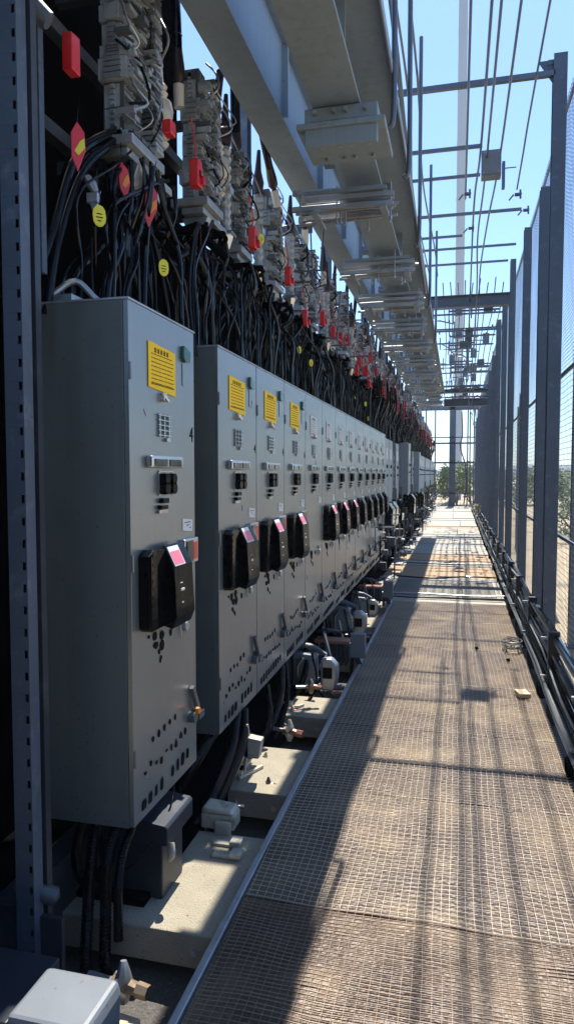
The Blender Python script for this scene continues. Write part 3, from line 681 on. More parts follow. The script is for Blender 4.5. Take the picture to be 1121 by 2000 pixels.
# splice box on girder
m=MB(); m.box(-.80,-.42,3.62,4.02,3.42,3.495); m.box(-.80,-.42,3.62,3.66,3.30,3.418); m.box(-.84,-.38,3.60,4.04,3.385,3.415)
sp=tag(m.build('splice_plate',M['beam'],bevel=.006),'bolted steel splice box hanging under the girder','splice box')
for bx in (-.74,-.64,-.58,-.48):
    for by in (3.68,3.80,3.96):
        m=MB(); m.tube([(bx,by,3.368),(bx,by,3.3845)],.013,6); m.build('bolt',M['galv'],sp)
    m=MB(); m.tube([(bx,3.588,3.46),(bx,3.6195,3.46)],.011,6); m.build('bolt',M['galv'],sp)
# rod bundle hangers
random.seed(21)
def bundle(y,n,label,x0=-1.04,x1=-.44,z=3.42,mt='galv'):
    root=empty('rod_hanger',(0,y,z),label,'rod hanger','bundles of rods slung under the girder')
    m=MB()
    for k in range(n):
        a=random.uniform(-.05,.05);b=random.uniform(-.05,.05);yy=-.12+.24*(k%4)/3;zz=-.10+.05*(k//4)+random.uniform(-.01,.01)
        (m.tube([(x0+a,yy,zz+random.uniform(-.01,.01)),(x1+b,yy+random.uniform(-.03,.03),zz)],.012,6) if k%2 else m.bar((x0+a,yy,zz),(x1+b,yy+.02,zz+random.uniform(-.012,.012)),.03,.028))
    m.build('rods',M[mt],root)
    m=MB(); m.box(x0+.05,x1-.02,-.15,-.13,-.02,.0); m.box(x0+.05,x1-.02,.13,.15,-.04,-.02); m.box(x1-.06,x1-.02,-.16,.16,-.14,-.12); m.box(x0+.1,x0+.14,-.16,.16,-.15,-.13); m.build('clamp',M['beam'],root)
    for q in range(6):
        m=MB(); x=random.uniform(x0,x1);yy=random.uniform(-.14,.14); m.tube([(x,yy,-.18),(x,yy,-.162),(x,yy,-.16),(x,yy,.06)],[.012,.012,.006,.006],6)
        m.build('bolt',M['galv'],root)
    return root
bundle(4.62,12,'rod bundle under the girder, nearest and largest')
for i,y in enumerate([6.15,7.35,8.6,9.9,11.3,12.9,14.6,16.4,18.3]):
    bundle(y,12,f'rod bundle under the girder, {ORD[i+1]} from the near end',-1.02,-.40,3.44)
# columns holding the left channel
for i,y in enumerate([5.65,9.5,13.5,17.5,21.5,25.5]):
    m=MB(); m.box(-1.86,-1.74,y,y+.012,-.3,4.9); m.box(-1.86,-1.74,y+.13,y+.142,-.3,4.9); m.box(-1.805,-1.795,y+.0125,y+.1295,-.3,4.9); 
    o=m.build('steel_column',M['post'],bevel=.002); tag(o,f'dark blue-grey steel column behind the breakers, {ORD[i]} from the near end','column','steel columns behind the breakers')
    m=MB(); m.box(-1.74,-1.2,y+.04,y+.10,3.60,3.66); tag(m.build('column_arm',M['post']),f'short steel arm from the {ORD[i]} column to the channel','arm','arms from columns to the channel')
# vertical drop tubes right of girder
for i,(x,y,z0,z1) in enumerate([(-.36,3.85,3.46,5.2),(-.33,4.6,3.50,5.2),(-.34,6.0,3.5,5.2),(-.34,8.2,3.5,5.1),(-.34,10.4,3.5,5.1)]):
    pipe_thing('drop_tube',[(x,y,z1),(x,y,(z0+z1)/2),(x,y,z0+.1),(x-.03,y,z0)],.016,M['conduit'],f'grey tube dropping to the girder, {ORD[i]} from the near end','tube','tubes dropping to the girder',8)
pipe_thing('bent_tube',[(-.42,1.0,5.15),(-.42,3.0,4.6),(-.40,4.4,4.2),(-.39,5.2,3.95),(-.385,6.8,3.75),(-.39,8.3,3.7)],.016,M['conduit'],'thick bent dark tube hugging the right side of the girder','tube',None,9)
# upper rail and cross bars
m=MB(); m.box(-.67,-.61,1.5,12,5.0,5.06); 
for y in (3,6.4,9.4,11.8): m.box(-.66,-.62,y,y+.04,3.83,4.999)
tag(m.build('upper_rail',M['post'],bevel=.003),'upper blue-grey rail on stub legs over the girder','rail')
bars=[(6.42,-.73,.76,4.98,.045,'longest and nearest'),(7.5,-.62,.20,4.93,.034,'carrying the junction box from above'),(8.2,-.62,.20,4.93,.03,'just behind the junction box'),(9.4,-.62,.74,4.94,.034,'reaching the mesh fence behind the box'),(10.2,-.62,.02,4.93,.03,'short and free-ended'),(10.75,-.6,.78,4.93,.03,'reaching the fourth post'),(11.5,-.6,.72,4.92,.03,'just before the big crossbeam')]
for (y,x0,x1,z,w,l) in bars:
    m=MB(); m.box(x0,x1,y,y+w,z,z+w); m.box(x0-.02,x0+.06,y-.012,y+w+.012,z-.01,z+w+.01)
    m.tube([(x0+.02,y-.02,z+w/2),(x0+.02,y+w+.03,z+w/2)],.012,6)
    tag(m.build('cross_bar',M['conduit'],bevel=.002),'horizontal grey cross bar against the sky, '+l,'cross bar','cross bars against the sky')
def Ibeam(name,x0,x1,y,z,h,w,mt,label,cat):
    m=MB(); m.box(x0,x1,y,y+w,z,z+.015); m.box(x0,x1,y,y+w,z+h-.015,z+h); m.box(x0,x1,y+w/2-.006,y+w/2+.006,z+.0155,z+h-.0155)
    return tag(m.build(name,M[mt],bevel=.002),label,cat)
Ibeam('crossbeam',-.6,.86,12.2,4.42,.20,.18,'post','deep steel crossbeam spanning from girder to fence posts','crossbeam')
Ibeam('crossbeam',-.4,.86,19.6,3.45,.2,.2,'post','lower steel crossbeam over the far end of the walkway','crossbeam')
Ibeam('crossbeam',-.5,.86,19.3,3.78,.1,.2,'conduit','thin steel crossbeam stacked above the lower far one','crossbeam')
random.seed(3)
for i in range(24):
    y=12.6+i*.42; z=4.6-(i*.04)+random.uniform(-.15,.15); xa=random.choice((-.6,-.5,-.2)); xb=random.choice((.3,.7,.8))
    m=MB(); m.box(xa,xb,y,y+.03,z,z+.03); m.box(xa+.1,xa+.13,y+.031,y+.25,z,z+.03); m.box(xb-.2,xb-.17,y-.2,y-.001,z,z+.03)
    m.tube([(xa+.4,y+.04,z-.12),(xa+.4,y+.04,z+.2)],.012,5)
    if i%3==0: m.box(xa+.6,xa+.75,y+.04,y+.12,z-.1,z+.06)
    tag(m.build('ceiling_frame',M['conduit']),f'thin overhead frame bar with stubs over the far walkway, {ORD[i]} past the crossbeam','frame bar','thin overhead bars of the far walkway')
# overhead conduits along the walkway
cd=[([(.045,-1,4.9),(.045,3,4.9),(.045,8.2,4.86),(.045,8.25,4.80)],.020,'straight overhead conduit, leftmost of the four ending at a small bracket'),
 ([(.19,-1,4.93),(.19,4,4.93),(.185,7.5,4.93),(.15,9,4.9),(.16,12,4.55),(.2,20,3.75)],.022,'overhead conduit passing left of the junction box'),
 ([(.25,-1,4.86),(.25,4,4.86),(.245,8,4.84),(.22,10,4.8),(.26,12.2,4.38),(.3,21,3.7)],.020,'overhead conduit crossing the middle of the junction box'),
 ([(.40,-1,4.92),(.39,5,4.92),(.38,7.9,4.9),(.33,9.5,4.85),(.30,11.5,4.8),(.32,13,4.5),(.36,19,3.8)],.020,'overhead conduit passing right of the junction box'),
 ([(.56,1,4.95),(.60,6.4,4.95),(.60,7.6,4.84),(.60,8.3,4.78)],.017,'rightmost overhead conduit ending in a small hooked clamp'),
 ([(-.50,-1,4.9),(-.50,3,4.9),(-.47,5,4.92),(-.46,6.5,4.84),(-.56,8.5,4.88),(-.52,10.5,4.86),(-.5,12,4.9)],.018,'wavy overhead cable nearest to the girder'),
 ([(-.38,-1,4.9),(-.38,3,4.88),(-.37,6,4.9),(-.42,8,4.84),(-.37,10.5,4.88),(-.37,12,4.9)],.018,'wavy overhead cable, second from the girder')]
for P,r,l in cd: pipe_thing('overhead_conduit',P,r*.55,M['conduit'],l,'conduit','conduits running overhead along the walkway',8,8)
for (x,y,z,l) in [(.06,8.27,4.77,'small bracket at the end of the leftmost straight conduit'),(.61,8.34,4.74,'small clamp at the end of the rightmost conduit'),(.12,9.5,4.8,'tiny bracket behind the conduits under the sky'),(.78,9.3,4.90,'jointed swivel bracket by the third fence post')]:
    m=MB(); m.box(x-.03,x+.03,y,y+.02,z-.018,z+.018); m.box(x-.02,x+.045,y-.02,y-.0005,z-.010,z+.008); m.tube([(x+.03,y-.03,z-.06),(x+.03,y+.01,z+.05)],.012,6)
    m.bar((x-.04,y,z),(x-.09,y+.03,z-.05),.015,.015)
    tag(m.build('conduit_bracket',M['conduit'],bevel=.002),l,'bracket','small brackets on the conduits')
root=empty('junction_box',(.28,7.56,4.66),'pale grey junction box hanging from the overhead conduits','junction box')
m=MB(); m.box(-.085,.11,0,.14,0,.26); m.build('body',M['boxw'],root,bevel=.006)
m=MB(); m.box(-.075,.10,-.012,-.0005,.012,.248); m.build('cover',M['boxw'],root,bevel=.003)
m=MB(); 
for x in (-.06,.085):
    for z in (.03,.23): m.tube([(x,-.018,z),(x,-.012,z)],.006,6)
m.build('screws',M['chrome'],root)
m=MB(); m.box(.12,.15,.02,.1,-.12,.14); m.box(.13,.26,.05,.06,.075,.085); m.build('side_bracket',M['conduit'],root,bevel=.002)
# drooping thin wires at the far overhead
for i in range(7):
    x=.1+.07*i; y0=14+i*1.5
    pipe_thing('drop_wire',[(x,y0,4.4-i*.1),(x+.04,y0+.3,3.9-i*.1),(x-.02,y0+.2,3.6-i*.1),(x+.02,y0+.3,3.3-i*.05)],.010,M['conduit'],f'thin wire hanging over the far walkway, {ORD[i]} from the near end','wire','thin wires hanging over the far walkway',5,4)

# ------------------------------------------------------------------ right fence
posts=[(6.42,5.16,.11),(7.3,4.40,.10),(9.1,4.62,.09),(11.5,4.95,.085),(13.4,4.75,.09),(15.4,4.85,.1),(17.2,4.4,.1),(19,4.3,.1),(21,4.2,.1),(23,4.1,.1),(25,4.0,.1),(27,4.0,.1),(29,4.0,.1),(31,4,.1),(33,4,.1)]
for i,(y,h,w) in enumerate(posts):
    root=empty('fence_post',(.80,y,-.3),f'dark blue-grey steel fence post right of the walkway, {ORD[i]} from the near end','post','steel posts of the mesh fence')
    m=MB(); m.box(-w/2,w/2,0,.012,0,h+.3); m.box(-.012,.012,.0125,.10,0,h+.3); m.box(-w/2,w/2,.1005,.112,0,h+.3); m.build('profile',M['post'],root,bevel=.002)
    m=MB(); m.box(-w/2-.03,w/2+.03,-.03,.14,.0,.02); m.build('base_plate',M['galv'],root)
m=MB(); m.box(.70,.76,6.44,6.48,5.08,5.12); m.prism([(.62,5.12),(.76,4.9),(.76,5.12)],'y',6.45,6.46); tag(m.build('gusset',M['post']),'small gusset under the cross bar at the nearest post','gusset')
# outer posts beyond the mesh
for i,(x,y,h) in enumerate([(1.25,8.0,3.2),(1.7,9.6,3.2),(1.35,11.2,3.2),(1.6,13.6,3.4),(1.3,15.5,3.3),(1.5,18.5,3.3),(1.9,9.0,2.4)]):
    m=MB(); m.box(x-.05,x+.05,y,y+.1,-.3,h); m.box(x-.07,x+.07,y-.02,y+.12,-.3,-.28)
    tag(m.build('outer_post',M['post'],bevel=.004),f'dark post standing outside the mesh fence, {ORD[i]} outwards','post','posts standing outside the mesh fence')
def mesh_panel(L,hh,seed):
    m=MB(); z=.02; k=0
    while z<hh:
        fine=z>2.6
        m.tube([(.01*noise.noise(Vector((q*.7,z*2,seed))),L*q/14,z+(.014 if fine else .008)*noise.noise(Vector((q*.9+seed,z*1.5,0)))) for q in range(15)],.0023,3,False); z+=.034 if fine else .05
    y=0
    while y<=L: m.tube([(.004+.008*noise.noise(Vector((y,q,seed))),y+.012*noise.noise(Vector((y*3,q*.8,seed))),hh*q/10) for q in range(11)],.0017,3,False); y+=.075
    return m
PL=3.2; pm=mesh_panel(PL,5.1,2).mesh('mesh_panel',M['fwire'],True)
k=0;Y=1.0
while Y<34:
    root=empty('mesh_fence_panel',(.90,Y,-.15),f'tall wire mesh fence panel right of the walkway, {ORD[k]} from the near end','fence panel','wire mesh fence panels')
    link('mesh',pm,root); 
    m=MB(); m.box(-.012,.012,0,.02,-.1,5.15); m.build('frame_bar',M['post'],root)
    k+=1;Y+=PL
# mesh frame horizontals
m=MB(); 
for z in (1.0,2.5,4.95): m.box(.925,.945,1.0,34.6,z,z+.03)
tag(m.build('fence_rails',M['post']),'long horizontal rails carrying the wire mesh fence','fence rail')
# pipe/cable bundle on low rack
random.seed(9)
for i in range(27):
    x=.605+.09*random.random(); z=.06+.37*(i/26)+random.uniform(-.01,.01); x+= (.33*(i/26))*.2
    P=[(x+random.uniform(-.018,.018),1.0+q*1.15,z+random.uniform(-.022,.022)) for q in range(30)]
    pipe_thing('side_conduit',P,random.choice((.007,.010,.014,.018)),M[random.choice(('conduit','cable','galv','conduit','cableg','cable'))],f'long thin conduit on the low rack by the fence, {ORD[i]} from the bottom','conduit','conduits bundled on the low rack by the fence',6,3)
rk=None
for i in range(22):
    y=2.6+i*1.35
    lab=f'black support bracket of the low conduit rack, {ORD[i]} from the near end'
    if i==0:
        rk=empty('rack_support',(.63,y,0),lab,'bracket','supports of the low conduit rack')
        m=MB(); m.box(.02,.10,-.02,.02,-.3,.46); m.build('upright',M['dark'],rk,bevel=.003)
        m=MB(); m.box(-.05,.012,-.055,.055,-.02,.075); m.tube([(-.02,-.04,.075),(-.02,.04,.085)],.02,8); m.build('foot_block',M['wall'],rk,bevel=.012)
        
        for zz in (.12,.40): m=MB(); m.box(-.03,.019,-.012,.012,zz,zz+.02); m.build('arm',M['galv'],rk)
    else: dup(rk,(.63,y+.1*math.sin(i*5),0),lab)
m=MB(); m.box(.70,.735,1.0,34,-.1,.06); m.box(.70,.735,1.0,34,.20,.24); tag(m.build('side_kerb',M['dark'],bevel=.003),'dark steel kerb channel along the right of the walkway','kerb channel')
# coil at rack
m=MB(); P=[]
for q in range(60): a=q*.42; P.append((.50+.07*math.cos(a)+.02*math.sin(q),6.5+.14*math.sin(a),.03+.0012*q))
m.tube(P,.006,5); tag(m.build('cable_coil',M['cableg'],smooth=True),'loose grey cable coil lying by the conduit rack','coil')

# ------------------------------------------------------------------ plinths and equipment below the cabinets
pl=[(2.20,2.88,'nearest'),(3.28,3.86,'second'),(4.40,4.82,'third'),(5.95,6.5,'fourth'),(7.2,7.9,'fifth'),(8.3,8.7,'sixth')]
for i,(a,b,w) in enumerate(pl):
    root=empty('concrete_sleeper',(-.80,a,-.15),f'{w} sandy concrete sleeper from the near end, beside the walkway','sleeper','concrete sleepers between walkway and cabinets')
    m=MB(); L=b-a; zt=.125 if i==0 else .135
    m.box(-.62,-.002,0,L,0,zt); o=m.build('block',M['conc'],root,bevel=.005)
    m=MB(); m.tube([(-.08,-.006,.06),(-.08,-.0005,.06)],.012,12); m.tube([(-.08,-.010,.06),(-.08,-.006,.06)],.006,8); m.build('bolt',M['galv'],root)
    if i>0:
        m=MB(); m.box(-.36,-.30,L*.45,L*.6,zt+.001,zt+.018); m.bar((-.30,L*.2,zt+.01),(-.22,L*.5,zt+.01),.02,.016); m.tube([(-.33,L*.5,zt+.018),(-.33,L*.5,zt+.05)],.012,8); m.build('anchor',M['beige'],root,bevel=.002)
# pedestal on sleeper 1
root=empty('black_pedestal',(-1.07,2.36,-.024),'black steel pedestal with grey cap on the nearest sleeper','pedestal')
m=MB(); m.box(-.22,0,0,.20,0,.22); m.build('post',M['dark'],root,bevel=.006)
m=MB(); m.prism([(-.24,.2205),(.03,.2205),(.03,.29),(.02,.30),(-.24,.33)],'y',-.02,.24); m.build('cap',M['dark'],root,bevel=.006)
m=MB(); m.tube(spline([(.03,.0,.16),(.045,-.01,.20),(.04,0,.23)],3),[.008,.014,.016,.014,.012,.012,.010],8); m.build('sealant',M['beige'],root,smooth=True)
for i,(x,y,z) in enumerate([(-.93,2.70,-.024),(-.96,2.79,-.024)]):
    m=MB(); m.box(-.06,.06,-.02,.02,0,.012); m.box(.02,.07,-.03,.03,.0125,.03); tag(m.build('flat_scrap',M['beige'],loc=(x,y,z),bevel=.003),['flat beige metal clip on the nearest sleeper','second beige clip behind the first on the nearest sleeper'][i],'clip')
# corrugated hoses from cabinet 1
def hose(P,r,label,mt='blk',ribs=True):
    S=spline(P,26 if ribs else 8); rr=[r*(1+.13*(i%2)) for i in range(len(S))] if ribs else r
    m=MB(); m.tube(S,rr,10); return tag(m.build('corrugated_hose' if ribs else 'black_hose',M[mt],smooth=True),label,'hose')
hose([(-1.27,2.24,.34),(-1.275,2.20,.2),(-1.26,2.14,.02),(-1.22,2.06,-.12),(-1.15,2.04,-.17)],.020,'left corrugated black hose below the nearest cabinet')
hose([(-1.19,2.25,.34),(-1.215,2.21,.2),(-1.20,2.16,.02),(-1.16,2.08,-.1),(-1.13,2.06,-.15)],.020,'middle corrugated black hose below the nearest cabinet')
hose([(-1.13,2.27,.34),(-1.16,2.22,.22),(-1.165,2.19,.10),(-1.14,2.14,-.05)],.016,'right corrugated black hose below the nearest cabinet')
hose([(-1.33,2.24,.34),(-1.35,2.22,.2),(-1.32,2.2,.12),(-1.27,2.22,.08)],.018,'short smooth black hose behind the corrugated hoses',ribs=False)
hose([(-1.12,2.6,.34),(-1.08,2.45,.28),(-1.12,2.3,.18),(-1.2,2.24,.12)],.0035,'thin black wire swinging below the nearest cabinet',ribs=False)
for i,(P,r) in enumerate([([(-1.12,3.42,.33),(-1.10,3.25,.18),(-1.12,3.0,.05),(-1.2,2.8,-.1)],.030),([(-1.10,3.5,.33),(-1.06,3.35,.2),(-1.08,3.1,.06),(-1.15,2.85,-.08)],.022),([(-1.15,3.15,.33),(-1.18,3.0,.25),(-1.25,2.9,.1),(-1.3,2.85,-.1)],.030),([(-1.11,4.35,.33),(-1.08,4.2,.2),(-1.10,4.0,.05),(-1.2,3.7,-.1)],.024),([(-1.12,4.5,.33),(-1.08,4.4,.12),(-1.10,4.3,-.02),(-1.12,4.2,-.1)],.016),([(-1.1,3.95,.33),(-1.07,3.9,.15),(-1.1,3.8,.02),(-1.12,3.75,-.1)],.018),([(-1.12,5.1,.33),(-1.08,5.0,.2),(-1.1,4.9,.05),(-1.2,4.8,-.1)],.022),([(-1.12,5.8,.33),(-1.08,5.7,.2),(-1.1,5.6,.05),(-1.2,5.5,-.1)],.022)]):
    hose(P,r,f'black hose curving down under the joined cabinets, {ORD[i]} of these','blk',i in (3,5))
def fitting(loc,s,rz,label,mt='brass',mt2='beige'):
    root=empty('pipe_fitting',loc,label,'fitting',None,rz)
    m=MB(); m.tube([(0,0,0),(.02*s,0,.0),(.022*s,0,0),(.06*s,0,0),(.062*s,0,0),(.09*s,0,-.004*s)],[.018*s,.018*s,.028*s,.028*s,.020*s,.019*s],8); m.tube([(.09*s,0,-.004*s),(.13*s,0,-.006*s)],[.024*s,.022*s],6)
    m.build('valve',M[mt],root,smooth=True)
    m=MB(); m.tube([(.04*s,0,-.06*s),(.04*s,0,-.02*s),(.04*s,0,.03*s),(.035*s,.01*s,.07*s)],[.014*s,.03*s,.026*s,.01*s],8); m.tube([(.0,.03*s,.0),(.04*s,-.03*s,.02*s)],.014*s,7); m.build('stem',M[mt2],root,smooth=True)
    m=MB(); m.tube([(-.09*s,0,.0),(0,0,0)],.012*s,8); m.build('pipe_stub',M['galv'],root,smooth=True)
    return root
fitting((-1.10,2.02,-.10),1.05,-.1,'dull valve with brass nozzle below the nearest cabinet','brass','galv')
fitting((-1.10,2.98,.0),.8,.1,'brass and pink valve between the first two sleepers','brass','copper')
fitting((-1.02,4.05,.02),1.0,-.2,'copper-coloured valve before the third sleeper','copper','beige')
fitting((-1.12,3.28,.08),.6,0,'small pale valve at the near corner of the second sleeper','beige','galv')
fitting((-1.0,4.62,.12),.8,.3,'small copper fitting on the third sleeper','copper','brass')
m=MB(); m.box(-.09,.07,-.05,.05,0,.07); m.box(-.02,.06,-.07,-.0505,-.06,.05); m.prism([(-.09,.0705),(.07,.0705),(.05,.09),(-.08,.10)],'y',-.05,.05)
tag(m.build('clamp_block',M['beige'],loc=(-1.03,2.94,-.02),bevel=.01),'grimy beige clamp block behind the nearest sleeper','clamp block')
m=MB(); m.prism([(-.03,-.05),(.03,-.05),(.045,.05),(-.03,.06)],'y',-.03,.03); m.tube([(-.03,0,.05),(-.04,0,.12)],.008,6); m.tube([(-.04,-.02,-.05),(-.05,-.02,-.13)],.01,6)
tag(m.build('beige_connector',M['beige'],loc=(-1.02,3.42,.16),bevel=.006),'upright pale yellow connector on the second sleeper','connector')
# perforated dark bracket near-left
root=empty('equipment_bracket',(-1.40,1.93,-.25),'dark steel bracket box with round holes below the nearest cabinet','bracket')
m=MB(); m.box(-.1,.0,0,.55,0,.42); m.build('side_plate',M['dark'],root,bevel=.004)
m=MB(); m.box(0,.17,.0,.02,-.05,.40); m.build('front_plate',M['dark'],root,bevel=.003)
m=MB()
for z_,r_ in ((.30,.012),(.26,.012),(.10,.032)): m.tube([(.035,-.004,z_),(.035,-.0005,z_)],r_,14)
m.build('holes',M['ink'],root)
m=MB(); m.tube(spline([(-.02,.06,.45),(.03,.03,.475),(.09,.03,.46),(.13,.05,.44)],4),[.01]+[.03]*11+[.01],10); m.build('rounded_cap',M['unitd'],root,smooth=True)
m=MB(); m.box(-1.5,-1.12,2.3,34,-.24,.0); m.box(-1.55,-1.5,1.4,34,-.24,.3)
tag(m.build('dark_sill_beam',M['wall']),'long black sill beam on the ground under the cabinets','sill beam')
# bottom-left metal box
root=empty('corner_box',(-1.09,1.48,-.03),'pale painted metal box at the bottom left corner, partly sunlit','metal box')
m=MB(); m.prism([(-.02,0),(.20,0),(.21,.2),(.20,.235),(-.02,.235)],'y',0,.19); m.build('housing',M['boxw'],root,bevel=.012)
m=MB(); m.box(-.6,-.0205,.0,.25,.0,.215); m.build('side_tray',M['dark'],root,bevel=.004)
m=MB(); m.tube([(.235,.05,.05),(.30,.04,.05)],.02,8); m.tube([(.30,.04,.05),(.33,.04,.045)],.012,8); m.build('spigot',M['chrome'],root,smooth=True)
m=MB(); m.box(-.09,.09,-.035,.035,0,.03); o=m.build('wood_scrap',M['woodp'],loc=(-1.07,1.95,-.2),bevel=.004); o.rotation_euler=(0,0,-.12); tag(o,'short splintered wood scrap on the ground by the corner box','wood scrap')
# pump-like units on the far sleepers
def unit(loc,s,label,seed):
    rnd=random.Random(seed); root=empty('valve_actuator',loc,label,'actuator','machinery units along the far sleepers'); root.scale=(s,s,s)
    m=MB(); m.box(-.18,-.02,0,.18,.05,.24); m.prism([(-.19,.2405),(-.01,.2405),(-.03,.28),(-.17,.29)],'y',-.01,.19); m.build('housing',M['boxw'],root,bevel=.008)
    m=MB(); m.prism([(.02,0),(.13,0),(.15,.10),(.15,.20),(.10,.25),(.02,.24)],'y',.03,.12); m.build('pale_cowl',M['galv'],root,bevel=.018)
    m=MB(); m.box(.04,.11,.022,.029,.10,.18); m.build('dark_window',M['ink'],root)
    m=MB(); m.tube([(-.22,.09,.33),(-.06,.09,.31),(-.02,.09,.30),(.06,.06,.27)],[.032,.032,.022,.016],12); m.build('motor',M['unitd'],root,smooth=True)
    m=MB(); m.tube([(-.14,-.03,.0),(-.14,-.03,.20),(-.10,-.03,.26)],.012,8); m.tube([(-.2,.05,.02),(.2,.05,.03)],.02,8); m.box(-.22,-.2,-.02,.2,0,.3); m.build('pipework',M['conduit'],root,smooth=True)
    m=MB(); m.tube([(.12,-.04,.02),(.19,-.04,.02)],[.02,.016],8); m.build('tap',M[rnd.choice(('copper','red','brass'))],root,smooth=True)
    return root
unit((-1.0,4.98,-.03),1.0,'pale-cowled actuator behind the third sleeper, nearest of the machinery units',1)
def heater(loc,label):
    root=empty('ribbed_unit',loc,label,'machine','machinery units along the far sleepers')
    m=MB(); 
    for k in range(8): m.box(-.16+.035*k,-.145+.035*k,0,.14,.02,.2)
    m.box(-.17,.12,.02,.12,.05,.18); m.build('fins',M['dark'],root)
    m=MB(); m.box(-.17,.12,0,.15,.2005,.225); m.build('cap',M['copper'],root,bevel=.004)
    m=MB(); m.box(.14,.26,-.03,.04,.10,.30); m.build('control_box',M['boxw'],root,bevel=.006)
    m=MB(); m.bar((.18,.03,.1),(.24,.12,-.1),.03,.03); m.bar((.15,.03,.1),(.12,.12,-.1),.025,.025); m.tube(spline([(-.16,0,.3),(-.05,-.05,.33),(.05,.02,.3),(.16,0,.32)],4),.014,7); m.build('stand',M['dark'],root)
    return root
heater((-.98,5.62,-.02),'finned dark unit with copper cap beyond the pale-cowled actuator')
unit((-1.02,6.75,-.03),1.05,'tall grey actuator behind the fourth sleeper',2)
unit((-.98,7.75,-.03),.8,'smaller actuator with a red tap beyond the fifth sleeper',3)
heater((-1.0,8.35,.0),'far finned unit near the pale concrete strip')
random.seed(33)
for i in range(16):
    y=3.0+i*.36+random.uniform(-.05,.05); x=random.uniform(-1.1,-.95)
    fitting((x,y,random.uniform(-.06,.06)),random.uniform(.35,.6),random.uniform(-1,1),f'small dull fitting among the sleepers, {ORD[i]} from the near end',random.choice(('galv','unitd','copper','conduit')),random.choice(('conduit','beige','unitd')))['group']='small dull fittings among the sleepers'
for i in range(14):
    y=4.9+i*.27; x=random.uniform(-1.1,-.98)
    pipe_thing('small_hose',[(x,y,.3),(x+.06,y-.1,.12+random.uniform(-.05,.05)),(x+random.uniform(.0,.14),y-.15,.0),(x+random.uniform(-.1,.16),y-.3,-.08)],random.uniform(.007,.014),M[random.choice(('cable','conduit','cable','cableg'))],f'thin hose drooping among the machinery units, {ORD[i]} from the near end','hose','thin hoses among the machinery units',7,5)
random.seed(15)
for i in range(18):                                   # small pipework clusters under the pale cabinets
    y=9.2+i*1.3; root=empty('pipe_cluster',(-1.02,y,0),f'tangle of small pipes below the pale cabinets, {ORD[i]} from the near end','pipes','pipe tangles below the pale cabinets')
    m=MB()
    for k in range(7):
        a=[random.uniform(-.15,.12),random.uniform(0,1.0),random.uniform(-.1,1.0)]; P=[tuple(a)]
        for q in range(4):
            ax=random.randint(0,2); a[ax]+=random.choice((-1,1))*random.uniform(.08,.3); a[0]=max(-.2,min(.16,a[0])); a[2]=max(-.1,min(1.05,a[2])); P.append(tuple(a))
        m.mi=random.randint(0,2); m.tube(P,random.choice((.008,.012,.018)),6)
    m.build('pipes',[M['conduit'],M['cable'],M['galv']],root)
    m=MB()
    for k in range(4): x=random.uniform(-.15,.1);yy=random.uniform(0,1);z=random.uniform(0,.9);s=random.uniform(.03,.08); m.mi=random.randint(0,2); m.box(x-s*.5,x+s,yy-s,yy+s,z,z+s*1.6)
    m.build('boxes',[M['unitd'],M['boxw'],M['dark']],root,bevel=.004)

# ------------------------------------------------------------------ far end gate
root=empty('end_gate',(0,34.9,0),'tall glazed-looking steel frame closing the far end of the walkway','gate frame')
m=MB(); m.box(-.42,-.12,0,.2,-.3,4.9); m.build('main_column',M['post'],root)
m=MB(); 
for x in (-1.55,-1.1,.45,.75,1.15): m=MB(); m.box(x-.03,x+.03,.05,.11,-.3,4.8); m.build('mullion',M['post'],root)
for z,h in ((4.7,.2),(3.35,.05),(3.05,.08),(2.1,.08),(.62,.06)): m=MB(); m.box(-1.8,1.5,.0,.049,z,z+h); m.build('transom',M['post'],root)
m=MB(); x=-1.8
while x<1.5: m.box(x,x+.015,.07,.085,-.1,.6); x+=.15
z=.0
while z<.6: m.box(-1.8,1.5,.086,.1,z,z+.015); z+=.15
m.build('lower_grille',M['dark'],root)
m=MB(); m.tube(spline([(.15,-.1,4.6),(.2,-.1,3.5),(.1,-.1,2.9),(.35,-.1,2.0),(.4,-.1,.9),(.3,-.1,.1)],5),.03,6); m.tube([(.55,-.1,4.6),(.56,-.1,2.2),(.6,-.1,.1)],.03,6); m.build('cable_run',M['dark'],root)
random.seed(8)
for i in range(12):
    y=12.8+i*.9; x0=random.uniform(-.55,-.2); z0=random.uniform(4.0,4.6)
    P=[(x0,y,z0),(x0,y,z0-.25),(x0+random.uniform(.1,.3),y,z0-.25),(x0+.35,y+.5,z0-.25+random.uniform(-.1,.1)),(x0+.35,y+.5,z0+.1),(random.uniform(.3,.7),y+.6,z0+.1)]
    m=MB(); m.tube(P,.014,6); bx=random.uniform(-.3,.5); m.box(bx,bx+.14,y+.5,y+.6,z0-.05,z0+.15)
    tag(m.build('overhead_pipework',M['conduit']),f'stepped overhead pipe with small box over the far walkway, {ORD[i]} past the deep crossbeam','pipework','stepped pipes over the far walkway')
for i in range(9):
    x=-.28+i*.12; 
    pipe_thing('far_overhead_wire',[(x,11.9,4.75+.05*math.sin(i*3)),(x+.03*math.sin(i),13.5,4.6),(x,15.5,4.5+.06*math.sin(i*2)),(x-.04,17.5,4.1),(x,19.6,3.95)],.010,M['conduit'],f'thin overhead wire beyond the deep crossbeam, {ORD[i]} from the girder','wire','thin overhead wires beyond the deep crossbeam',5,5)
# mast, distance haze put into its pale colour
m=MB(); m.box(-.32,.32,0,.64,-.3,37); 
for z in range(2,37,4): m.box(-.34,.34,-.02,.66,z,z+.05)
tag(m.build('tall_mast',M['mast'],loc=(-.05,54,0)),'very tall haze-pale square mast rising beyond the far gate','mast')
